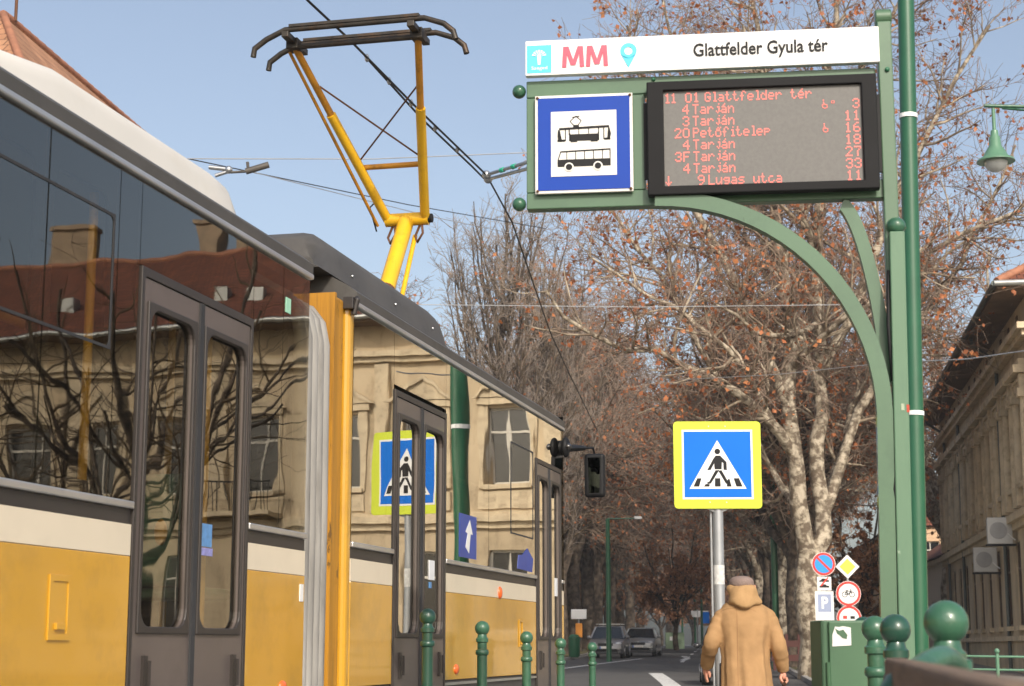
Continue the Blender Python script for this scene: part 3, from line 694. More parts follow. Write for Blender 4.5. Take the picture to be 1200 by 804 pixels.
ink([[(36, 74), (248, 68), (250, 78), (34, 84)], box4(80, 104, 205, 134), [(30, 84), (38, 82), (48, 134), (32, 134), (28, 112)], [(250, 78), (244, 80), (240, 132), (252, 128), (257, 106)], box4(28, 126, 60, 136), box4(78, 100, 84, 134), box4(200, 98, 206, 134), box4(228, 124, 254, 133),
     box4(60, 80, 64, 134), box4(118, 78, 121, 108), box4(160, 78, 163, 108), box4(224, 78, 228, 130), box4(76, 80, 81, 106), box4(202, 78, 206, 106), box4(84, 134, 112, 139), box4(170, 134, 200, 139), box4(96, 62, 120, 75)], 'tram_pictogram')
def seg(p, q, t):
    d = Vector((q[0] - p[0], q[1] - p[1])).normalized(); nx, nz = -d.y * t / 2, d.x * t / 2
    return [(p[0] + nx, p[1] + nz), (q[0] + nx, q[1] + nz), (q[0] - nx, q[1] - nz), (p[0] - nx, p[1] - nz)]
ink([seg((107, 22), (82, 46), 3), seg((107, 22), (130, 44), 3), seg((82, 46), (100, 66), 3), seg((130, 44), (115, 66), 3), seg((92, 28), (122, 24), 4)], 'pantograph_pictogram')
circ = lambda x, z, r, n=18: [(x + r * math.cos(2 * math.pi * i / n), z + r * math.sin(2 * math.pi * i / n)) for i in range(n)]
ink([box4(28, 216, 254, 248), [(40, 178), (254, 172), (254, 178), (40, 184)], seg((42, 180), (30, 218), 4), box4(250, 174, 254, 220), box4(66, 180, 69, 218), box4(104, 178, 107, 218), box4(142, 177, 145, 218), box4(180, 176, 183, 218), box4(218, 175, 221, 218)], 'bus_pictogram')
for xc, zc2 in ((77, 250), (200, 248)): ink([circ(xc, zc2, 20)], 'wheel_arch_pictogram', PWH, -.039)
for xc, zc2 in ((77, 250), (200, 248)): ink([circ(xc, zc2, 14)], 'wheel_pictogram', INK, -.0405)
# departure display
d0, d1, dz0, dz1 = .588, 1.672, 3.106, 3.668
dp = MB().frame((d0, d1, dz0, dz1), (.668, 1.600, 3.150, 3.622), .004, -.075, -.02).build('departure_display', M('display_case', (.008, .008, .009), .6, var=.2, scale=4, spec=.2), G, bevel=.006)
SCR = M('display_screen', (.135, .13, .122), .55, var=.08, scale=60, dirt=(.16, .155, .145), damt=.5, dscale=120)
MB().box(.66, 1.61, -.055, -.05, 3.145, 3.627).build('screen', SCR, dp)
for x in (.60, 1.66): MB().box(x - .03, x + .03, -.02, .0, 3.2, 3.58).build('bracket', BLACK, dp)
GLY = {'0': '0E11111111110E', '1': '040C040404040E', '2': '0E11010204081F', '3': '0E11010601110E', '4': '02060A121F0202', '6': '0608101E11110E', '7': '1F010204040404', '8': '0E11110E11110E', '9': '0E11110F01020C',
       'G': '0E11101713110E', 'l': '0C04040404040E', 'a': '00000E010F110F', 't': '08081C08080906', 'f': '0609081C080808', 'e': '00000E111F100E', 'd': '01010D1311110F', 'r': '00001619101010', 'T': '1F040404040404',
       'j': '02000602020A04', 'n': '00001619111111', 'P': '1E11111E101010', 'i': '04000C0404040E', 'p': '00001E111E1010', 'F': '1F10101E101010', 'L': '1010101010101F', 'u': '0000111111130D', 'g': '00000F110F010E', 's': '00000F100E011E', 'c': '00000E1010110E',
       'o': '00000E1111110E', 'á': '02040E010F110F', 'é': '02040E111F100E', 'ő': '05 0A0E1111110E'.replace(' ', ''), ' ': '00000000000000', '>': '0404040415 0E04'.replace(' ', '')}
LED = M('led_red', rgb('#e0736a'), .5, var=.05, emit=.24)
rowh = (3.620 - 3.152) / 8
px_ = rowh / 8.3
def led(txt, x, row, right=False, name='lettering', dotw=.0058):
    mb = MB(); adv = 6.05 * dotw
    if right: x = x - adv * len(txt) + dotw
    zb_ = 3.617 - row * rowh - rowh * .93
    for c in txt:
        g = GLY.get(c, GLY[' '])
        for r_ in range(7):
            b = int(g[2 * r_:2 * r_ + 2], 16)
            for k in range(5):
                if b >> (4 - k) & 1:
                    xx, zz = x + k * dotw, zb_ + (6 - r_) * px_
                    mb.add([(xx, -.0565, zz), (xx + dotw * .98, -.0565, zz), (xx + dotw * .98, -.0565, zz + px_ * .98), (xx, -.0565, zz + px_ * .98)], [(0, 1, 2, 3)])
        x += adv * (.78 if c in 'lij1' and not right else 1)
    if mb.v: mb.build(name, LED, dp)
led('11', .672, 0, dotw=.0062); led('01', .772, 0, dotw=.0062); led('Glattfelder tér', .865, 0)
for i, (num, nm, mn) in enumerate((('4', 'Tarján', '3'), ('3', 'Tarján', '11'), ('20', 'Petőfitelep', '16'), ('4', 'Tarján', '18'), ('3F', 'Tarján', '27'), ('4', 'Tarján', '33'))):
    led(num, .790, i + 1, True, dotw=.0064); led(nm, .806, i + 1); led(mn, 1.592, i + 1, True, dotw=.0066)
led('>', .672, 7); led('9', .825, 7, dotw=.0064); led('Lugas utca', .875, 7); led('11', 1.592, 7, True, dotw=.0066)
for row, extra in ((1, True), (3, False)):
    zc = 3.617 - row * rowh - rowh * .5; x = 1.43; mb = MB()
    for k in range(14):
        if 3 <= k <= 12:
            a = 2 * math.pi * k / 14 + .4; mb.box(x + .012 * math.cos(a) - .0022, x + .012 * math.cos(a) + .0022, -.057, -.0565, zc - .008 + .012 * math.sin(a) - .0022, zc - .008 + .012 * math.sin(a) + .0022)
    mb.box(x - .008, x - .004, -.057, -.0565, zc - .006, zc + .014).box(x - .008, x + .008, -.057, -.0565, zc - .004, zc).box(x + .008, x + .012, -.057, -.0565, zc - .018, zc - .002).box(x - .009, x - .003, -.057, -.0565, zc + .017, zc + .023)
    if extra: mb.box(x + .03, x + .046, -.057, -.0565, zc + .003, zc + .006).box(x + .03, x + .033, -.057, -.0565, zc + .003, zc + .016).box(x + .03, x + .046, -.057, -.0565, zc + .013, zc + .016).box(x + .043, x + .046, -.057, -.0565, zc + .003, zc + .016)
    mb.build('wheelchair_symbol', LED, dp)
G.scale = (G_SC,) * 3; G.location = (G0.x * G_SC, G0.y * G_SC, CAMZ * (1 - G_SC))
for x in (.62,): MB().ball((x, -.002, zt - .03), .011, 10, 7).build('bolt', GREEN_D, G)
MB().ball((1.73, -.024, 3.70), .012, 10, 7).build('bolt', GREEN_D, G)

# ------------------------------------------------------------------ poles
def wpole(px, Y, dia, h, label, name='catenary_pole', mat=GREEN_P, base=0., bands=()):
    x = (px - 600) / (F / math.cos(PITCH)) * Y
    t = thing(name, (x, Y, base), label, 'pole')
    MB().tube([(0, 0, 0), (0, 0, h)], [dia / 2, dia / 2 * .9], 20).build('shaft', mat, t, smooth=60)
    MB().lathe([(dia * .75, 0), (dia * .75, .25), (dia * .55, .32), (dia * .52, .34)]).build('base_collar', mat, t, smooth=40)
    for z in bands: MB().tube([(0, 0, z - .03), (0, 0, z + .03)], dia / 2 + .004, 20).build('band', WHITE, t)
    return t
wpole(1076, 23, .25, 11.5, 'tall dark green pole just behind the stop gantry post', base=.11, bands=(8.2, 4.0)).rotation_euler = (0, R(1.15), 0)   # leans a little
# bell lamp on a bracket, pole out of frame
LY = 11.0; LX = float(atY(1165, 150, LY)[0]); LK = .60
bt = thing('bell_lamp', (LX + 2.1 * LK, LY, .11), 'green bell-shaped street lamp hanging from a bracket arm', 'street lamp')
z1 = (float(atY(1165, 127, LY)[2]) - .11) / LK; bt.scale = (LK,) * 3
MB().tube([(0, 0, 0), (0, 0, z1 + .3)], [.10, .06], 16).build('pole', GREEN_B, bt, smooth=60)
MB().tube([(0, 0, z1 + .02), (-1.0, 0, z1), (-2.2, 0, z1 + .03)], .022, 8).build('arm', GREEN_B, bt, smooth=60)
MB().tube([(0, 0, z1 - .35), (-.6, 0, z1 - .22), (-1.3, 0, z1 - .06), (-2.0, 0, z1)], .012, 6).build('stay', GREEN_B, bt, smooth=60)
lampg = M('lamp_green', rgb('#5b8268'), .4, var=.1, coat=.2)
hd = MB().lathe([(.02, z1), (.02, z1 - .25), (.04, z1 - .26), (.045, z1 - .32), (.06, z1 - .34), (.07, z1 - .44), (.11, z1 - .50), (.14, z1 - .56), (.205, z1 - .60), (.21, z1 - .62), (.14, z1 - .615)], (-2.1, 0, 0), 24).build('lamp_hood', lampg, bt, smooth=50)
MB().ball((-2.1, 0, z1 - .62), .13, 16, 10, (1, 1, .9)).build('lamp_globe', M('lamp_globe', (.55, .57, .55), .15, var=.05, coat=.6), hd, smooth=80)
# far lamp post with an arm
fl = thing('street_lamp', (float(atY(713, 700, 75)[0]), 75, gz(75)), 'green street lamp with flat head at left of road', 'street lamp')
hL = float(atY(713, 608, 75)[2]) - gz(75)
MB().tube([(0, 0, 0), (0, 0, hL)], [.12, .09], 12).build('pole', GREEN_P, fl, smooth=60)
MB().tube([(0, 0, hL), (1.3, 0, hL + .02)], .03, 8).build('arm', GREEN_P, fl)
MB().box(1.15, 1.5, -.1, .1, hL - .02, hL + .1).build('lamp_head', M('lamp_head_grey', (.5, .5, .5), .5), fl, bevel=.03)
for i, (px, Y, dia, top) in enumerate(((815, 150, .2, 690), (823, 135, .2, 683), (910, 62, .26, 560), (967, 70, .22, 545), (800, 170, .2, 700))):
    t = wpole(px, Y, dia, float(atY(px, top, Y)[2]) - gz(Y), ('slim green pole far down the avenue beside the crossing sign', 'slim green pole nearer than the others far down the avenue', 'thick dark green pole right of the person in tan coat', 'green pole rising behind the large plane tree trunk', 'farthest slim green pole down the avenue')[i], base=gz(Y))

# ------------------------------------------------------------------ pedestrian crossing sign
SY = 15.3; SX = float(atY(843, 650, SY)[0])
S = thing('crossing_sign', (SX, SY, .11), 'blue pedestrian crossing sign with fluorescent yellow border on grey pole', 'road sign', rz=R(-1))
z0 = float(atY(843, 596, SY)[2]) - .11; z1 = float(atY(843, 494, SY)[2]) - .11; hw = (z1 - z0) / 2; zc = (z0 + z1) / 2
GALV = M('galvanised', rgb('#a3a6a8'), .45, metal=.5, var=.1, scale=5)
MB().tube([(0, .06, 0), (0, .06, z1 - .05)], .048, 20).build('pole', GALV, S, smooth=60)
MB().tube([(-.062, .07, 0), (-.062, .07, z0 + .05)], .012, 8).build('conduit', GALV, S, smooth=60)
def rrect(w_, h_, r, zc_, k=6):
    out = []
    for sx, sz, a0 in ((1, -1, -90), (1, 1, 0), (-1, 1, 90), (-1, -1, 180)):
        for i in range(k + 1):
            a = R(a0 + 90 * i / k); out.append((sx * (w_ - r) + r * math.cos(a), zc_ + sz * (h_ - r) + r * math.sin(a)))
    return out
FLUO = M('fluorescent_yellow', rgb('#c6d42c'), .4, var=.03); SBLUE = M('crossing_blue', rgb('#006bce'), .5, var=.03, spec=.2); SWH = M('sign_white', (.78, .78, .76), .4, var=.02)
pt = MB().prism(rrect(hw, hw, .035, zc), -.004, .008).build('plate', FLUO, S)
MB().tube([(0, .009, zc), (0, .012, zc)], .0, 3)
mb = MB(); mb.lathe([(.0, -.004), (hw * 1.05 / 2, -.004), (hw * 1.05 / 2, 0), (0, 0)], k=24); mb.v = [(x, .03 + z, zc - hw * .55 + y) for x, y, z in mb.v]; mb.build('rear_disc', GALV, S)
def flat(polys, y, mat, name): 
    mb = MB()
    for p in polys: mb.prism([(x * hw, zc + z * hw) for x, z in p], y - .0015, y)
    return mb.build(name, mat, pt)
flat([[(-.81, -.79), (.81, -.79), (.81, .81), (-.81, .81)]], -.0045, SWH, 'white_border')
flat([[(-.765, -.745), (.765, -.745), (.765, .765), (-.765, .765)]], -.0065, SBLUE, 'blue_field')
flat([[(-.65, -.55), (.65, -.55), (.0, .565)]], -.0085, SWH, 'triangle')
figs = [[(.0 + .065 * math.cos(2 * math.pi * i / 16), .305 + .065 * math.sin(2 * math.pi * i / 16)) for i in range(16)],
        [(-.07, -.105), (.09, -.105), (.10, .06), (.13, .04), (.135, -.115), (.21, -.125), (.205, .06), (.06, .21), (-.04, .21), (-.10, .13), (-.24, -.125), (-.16, -.12), (-.08, .03)],
        [(-.05, -.125), (.035, -.125), (-.16, -.43), (-.24, -.445), (-.245, -.40), (-.20, -.39)],
        [(.015, -.14), (.085, -.125), (.24, -.40), (.255, -.46), (.18, -.43)],
        [(-.56, -.50), (-.43, -.50), (-.375, -.31), (-.47, -.31)], [(-.32, -.50), (-.20, -.50), (-.185, -.45), (-.28, -.44)], [(-.07, -.50), (.06, -.50), (.055, -.31), (-.065, -.31)], [(.20, -.50), (.31, -.50), (.26, -.31), (.22, -.35)], [(.42, -.50), (.56, -.50), (.48, -.31), (.36, -.31)]]
for p in figs: flat([p], -.0105, INK, 'pictogram')
for x in (-.19, .19):
    for z in (-.86, .885): MB().ball((x * hw, -.005, zc + z * hw), .006, 8, 6).build('rivet', WHITE, pt)
MB().tube([(0, .06, 1.43), (0, .06, 1.60)], .0495, 20, cap=False).build('pole_sticker', M('old_sticker', (.6, .6, .58), .7, var=.2, scale=30), S, smooth=60)

# ------------------------------------------------------------------ bollards
def bollard(name, loc, ball, h, label, group, mat=GREEN_B):
    t = thing(name, loc, label, 'bollard', group); r = ball / 2; b = r * .70
    MB().lathe([(b * 1.5, 0), (b * 1.5, .10), (b * 1.15, .13), (b * .98, .16), (b * .98, h * .42), (b * 1.12, h * .425), (b * 1.15, h * .44), (b * 1.12, h * .455), (b * .98, h * .46), (b * .98, h - r * 4.6)], k=20).build('shaft', mat, t, smooth=35)
    MB().lathe([(b * .95, h - r * 4.6), (b * 1.25, h - r * 4.45), (b * 1.3, h - r * 4.2), (b * 1.22, h - r * 3.9), (b * .98, h - r * 3.8)], k=20).build('ring', mat, t, smooth=50)
    MB().lathe([(b * .92, h - r * 3.79), (b * .92, h - r * 2.9), (b * 1.2, h - r * 2.8), (b * 1.2, h - r * 2.35), (b * .95, h - r * 2.2), (b * .8, h - r * 1.7)], k=20).build('neck', mat, t, smooth=40)
    MB().ball((0, 0, h - r), r, 28, 18).build('ball', mat, t, smooth=80)
    return t
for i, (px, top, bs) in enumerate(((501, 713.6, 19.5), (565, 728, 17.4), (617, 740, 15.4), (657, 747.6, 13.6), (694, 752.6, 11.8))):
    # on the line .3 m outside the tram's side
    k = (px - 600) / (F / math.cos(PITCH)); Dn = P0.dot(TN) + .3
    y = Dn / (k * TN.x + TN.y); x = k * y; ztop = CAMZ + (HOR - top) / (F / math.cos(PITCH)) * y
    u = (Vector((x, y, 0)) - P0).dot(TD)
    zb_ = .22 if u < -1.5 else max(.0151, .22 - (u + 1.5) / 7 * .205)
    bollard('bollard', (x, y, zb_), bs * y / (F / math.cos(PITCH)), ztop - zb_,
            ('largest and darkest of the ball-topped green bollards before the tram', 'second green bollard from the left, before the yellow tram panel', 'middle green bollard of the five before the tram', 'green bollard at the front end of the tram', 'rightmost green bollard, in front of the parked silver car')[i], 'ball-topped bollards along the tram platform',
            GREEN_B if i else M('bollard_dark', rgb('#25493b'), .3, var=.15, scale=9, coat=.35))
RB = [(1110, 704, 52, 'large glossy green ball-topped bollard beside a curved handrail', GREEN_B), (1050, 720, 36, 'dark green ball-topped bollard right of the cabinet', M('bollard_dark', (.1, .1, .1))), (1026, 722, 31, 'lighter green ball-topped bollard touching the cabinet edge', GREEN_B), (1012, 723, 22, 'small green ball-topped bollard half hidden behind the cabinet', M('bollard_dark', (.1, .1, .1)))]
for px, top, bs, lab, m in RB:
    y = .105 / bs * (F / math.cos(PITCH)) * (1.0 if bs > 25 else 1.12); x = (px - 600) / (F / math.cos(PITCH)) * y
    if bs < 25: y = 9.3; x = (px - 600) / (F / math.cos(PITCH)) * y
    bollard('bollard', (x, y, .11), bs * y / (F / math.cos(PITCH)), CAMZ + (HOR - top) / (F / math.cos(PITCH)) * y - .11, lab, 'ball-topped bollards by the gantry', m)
# curved handrail hoop in front of the largest right bollard
hp = thing('handrail_hoop', (*atY(1100, 800, 3.5)[:2], .11), 'thick curved green tube handrail below the large ball bollard', 'handrail')
def hq(px, py, Y=3.5): v = atY(px, py, Y); return Vector((v[0] - hp.location.x, v[1] - hp.location.y, v[2] - .11))
pts = [hq(1040, 860, 3.2), hq(1060, 810, 3.25), hq(1073, 789, 3.3), hq(1088, 777, 3.36), hq(1104, 771, 3.42), hq(1117, 776, 3.47), hq(1124, 790, 3.5), hq(1126, 820, 3.5), hq(1126, 1400, 3.5)]
pts = [pts[0] + Vector((0, 0, -.8))] + pts
# smooth the path
def smooth_path(P, n=4):
    out = []
    for i in range(len(P) - 1):
        p0, p1, p2, p3 = P[max(i - 1, 0)], P[i], P[i + 1], P[min(i + 2, len(P) - 1)]
        for k in range(n):
            t = k / n; out.append(.5 * ((2 * p1) + (p2 - p0) * t + (2 * p0 - 5 * p1 + 4 * p2 - p3) * t * t + (3 * p1 - p0 - 3 * p2 + p3) * t ** 3))
    return out + [P[-1]]
MB().tube(smooth_path(pts), .024, 16).build('tube', GREEN_B, hp, smooth=80)

# ------------------------------------------------------------------ cabinet, bench, railing
CY0 = 8.4
c0x = float(atY(962, 750, CY0)[0]); cz1 = float(atY(962, 727, CY0)[2])
cb = thing('utility_cabinet', (c0x, CY0, .11), 'green metal utility cabinet with torn white sticker', 'cabinet')
CAB = M('cabinet_green', rgb('#446649'), .5, var=.08, scale=3, dirt=rgb('#37553f'), damt=.5, dscale=5)
hC = cz1 - .11
MB().box(0, .42, 0, .3, 0, hC).build('body', CAB, cb, bevel=.006)
MB().box(.036, .415, -.022, -.002, .05, hC - .006).build('door', CAB, cb, bevel=.005)
MB().tube([(.03, -.012, .3), (.03, -.012, .42)], .01, 8).tube([(.03, -.012, hC - .35), (.03, -.012, hC - .2)], .01, 8).build('hinge', CAB, cb)
mb = MB(); mb.prism([(.050, hC - .125), (.142, hC - .120), (.142, hC - .035), (.105, hC - .028), (.085, hC - .032), (.066, hC - .03), (.052, hC - .07)], -.0245, -.0225); st = mb.build('sticker', M('sticker_paper', (.72, .71, .68), .7, var=.06, scale=30), cb)
mb = MB(); mb.prism([(.066, hC - .04), (.085, hC - .05), (.105, hC - .045), (.125, hC - .07), (.12, hC - .09), (.1, hC - .085), (.085, hC - .07), (.075, hC - .065)], -.026, -.0247); mb.build('torn_patch', CAB, st)
WOOD = M('weathered_wood', rgb('#7a6655'), .8, var=.25, scale=4, stretch=(1, 8, 8), bump=.4, bscale=20)
b0 = Vector(atZ(1036, 771, .975)); b1 = Vector(atZ(1172, 803, .975))
bn = thing('bench', ((b0.x + b1.x) / 2, (b0.y + b1.y) / 2, .11), 'blurred weathered wooden bench back at bottom right', 'bench')
L_ = (b1 - b0).length; bn.rotation_euler = (0, 0, math.atan2(b1.y - b0.y, b1.x - b0.x))
hb = .975 - .11
MB().box(-L_ / 2, L_ / 2, .0, .045, hb - .12, hb).build('back_plank', WOOD, bn, bevel=.008)
MB().box(-L_ / 2, L_ / 2, .0, .045, hb - .27, hb - .15).build('back_plank', WOOD, bn, bevel=.008)
for i in range(4): MB().box(-L_ / 2, L_ / 2, .06 + i * .11, .15 + i * .11, .40, .44).build('seat_plank', WOOD, bn, bevel=.008)
for x in (-L_ / 2 + .25, L_ / 2 - .25):
    MB().box(x - .03, x + .03, .047, .08, 0, hb - .03).box(x - .03, x + .03, .08, .5, .34, .398).box(x - .03, x + .03, .44, .5, 0, .34).build('leg', GREEN_B, bn, bevel=.005)
ry = 20.
def rq(px, py): return Vector(atY(px, py, ry))
r0 = rq(1170, 800); rl = thing('railing', (r0.x, ry, .11), 'light green pipe railing with knob-topped post at right', 'railing')
lz = lambda py: float(atY(1170, py, ry)[2]) - .11
MB().tube([(0, 0, 0), (0, 0, lz(766))], .022, 10).build('post', lampg, rl, smooth=60)
MB().ball((0, 0, lz(763)), .032, 12, 8).build('knob', lampg, rl, smooth=80)
for py in (768.5, 784): MB().tube([(-.62, .3, lz(py) + .0), (0, 0, lz(py + 1)), (1.6, -.2, lz(py + 3))], .014, 8).build('rail', lampg, rl, smooth=60)
MB().tube([(1.6, -.2, 0), (1.6, -.2, lz(766))], .022, 10).tube([(-.62, .3, 0), (-.62, .3, lz(766))], .022, 10).build('end_posts', lampg, rl, smooth=60)

# ------------------------------------------------------------------ parking and priority signs
REDS = M('sign_red', rgb('#d6322a'), .4, var=.04); SKYB = M('sign_sky_blue', rgb('#1d8fe0'), .4, var=.04); YSG = M('sign_yellow', rgb('#d6ce4a'), .4, var=.04); PALE = M('faded_blue', rgb('#8f9ab6'), .5, var=.05)
def sign_post(px, Y, label):
    t = thing('sign_post', (float(atY(px, 750, Y)[0]), Y, gz(Y) + .1), label, 'road sign'); return t
def disc(t, r, zc_, y, mat, name, par, n=28): return MB().prism([(r * math.cos(2 * math.pi * i / n), zc_ + r * math.sin(2 * math.pi * i / n)) for i in range(n)], y - .002, y).build(name, mat, par)
def ringd(ro, ri, zc_, y, mat, name, par, n=28):
    mb = MB(); mb.add([(r * math.cos(2 * math.pi * i / n), y, zc_ + r * math.sin(2 * math.pi * i / n)) for r in (ro, ri) for i in range(n)], [(i, n + i, n + (i + 1) % n, (i + 1) % n) for i in range(n)]); return mb.build(name, mat, par)
QY = 42.
kq = QY / (F / math.cos(PITCH)) * 1.0
zq = lambda px, py: float(atY(px, py, QY)[2]) - (gz(QY) + .1)
A = sign_post(968, QY, 'sign post with blue no-parking disc above a parking zone plate')
MB().tube([(0, .05, 0), (0, .05, zq(968, 650))], .03, 10).build('pole', GALV, A, smooth=60)
zc_ = zq(968, 661); r = .29
pl = disc(A, r, zc_, 0, SWH, 'disc', A); disc(A, r * .96, zc_, -.004, REDS, 'red_ring', pl); disc(A, r * .76, zc_, -.008, SKYB, 'blue_field', pl)
MB().prism([(-.20, zc_ + .16), (-.16, zc_ + .20), (.20, zc_ - .16), (.16, zc_ - .20)][::-1], -.013, -.0105).build('red_bar', REDS, pl)
zz0, zz1 = zq(968, 692), zq(968, 676)
p2 = MB().box(-.17, .17, -.004, .01, zz0, zz1).build('supplementary_plate', SWH, A)
for z in (.3, .72):
    h_ = zz0 + (zz1 - zz0) * z; MB().prism([(-.12, h_ - .03), (.12, h_ - .03), (.12, h_ + .01), (.06, h_ + .02), (.03, h_ + .05), (-.06, h_ + .05), (-.08, h_ + .01), (-.12, h_ + .01)], -.0075, -.0055).build('car_symbol', INK, p2)
MB().prism([(-.1, zz0 + .12), (-.07, zz0 + .10), (.11, zz1 - .03), (.09, zz1)], -.011, -.0085).build('red_slash', REDS, p2)
zz0, zz1 = zq(968, 727), zq(968, 692.5)
p3 = MB().box(-.235, .215, -.004, .01, zz0, zz1 - .01).build('zone_plate', SWH, A)
MB().box(-.17, .155, -.007, -.005, zz0 + .2, zz1 - .08).build('faded_field', PALE, p3)
text_mb('P', -.08, .08, zz0 + .29, .27, -.009, .03).build('lettering', SWH, p3)
text_mb('ZÓNA', -.12, .10, zz0 + .05, .09, -.009).build('lettering', M('faded_ink', (.5, .5, .52), .6), p3)
Bs = sign_post(996, QY + .5, 'sign post with yellow priority diamond above a red-ringed bicycle disc')
QY2 = QY + .5
MB().tube([(0, .05, 0), (0, .05, zq(996, 655))], .03, 10).build('pole', GALV, Bs, smooth=60)
zc_ = zq(996, 663); dm = lambda r, n, m, y, par: MB().prism([(0, zc_ - r), (r, zc_), (0, zc_ + r), (-r, zc_)], y - .002, y).build(n, m, par)
pl = dm(.295, 'diamond', SWH, 0, Bs); dm(.20, 'yellow_field', YSG, -.004, pl)
zc_ = zq(996, 695); r = .31
pl = disc(Bs, r, zc_, 0, SWH, 'disc', Bs); ringd(r * .97, r * .78, zc_, -.004, REDS, 'red_ring', pl)
for x in (-.09, .09): ringd(.07, .054, zc_ - .02, -.004, INK, 'bicycle_wheel', pl, 18)
for o in list(pl.children): pass
wh = [o for o in bpy.data.objects if o.name.startswith('bicycle_wheel')]
for o, x in zip(wh, (-.09, .09)): o.location.x = x
mb = MB()
for a, b in (((-.09, -.02), (-.04, .06)), ((-.04, .06), (.06, .06)), ((.06, .06), (0, -.02)), ((0, -.02), (-.04, .06)), ((.09, -.02), (.06, .09)), ((-.09, -.02), (0, -.02)), ((-.07, .08), (-.01, .08)), ((.04, .10), (.08, .09))):
    d = Vector((b[0] - a[0], b[1] - a[1])).normalized() * .008
    mb.prism([(a[0] + d.y, zc_ + a[1] - d.x), (b[0] + d.y, zc_ + b[1] - d.x), (b[0] - d.y, zc_ + b[1] + d.x), (a[0] - d.y, zc_ + a[1] + d.x)], -.006, -.004)
mb.build('bicycle_frame', INK, pl)
zc_ = zq(996, 724)
pl = disc(Bs, r, zc_, 0, SWH, 'disc', Bs); ringd(r * .97, r * .78, zc_, -.004, REDS, 'red_ring', pl)
MB().box(-.15, -.05, -.006, -.004, zc_ - .02, zc_ + .06).build('car_symbol', REDS, pl)
MB().box(.03, .14, -.006, -.004, zc_ - .02, zc_ + .05).build('car_symbol', INK, pl)

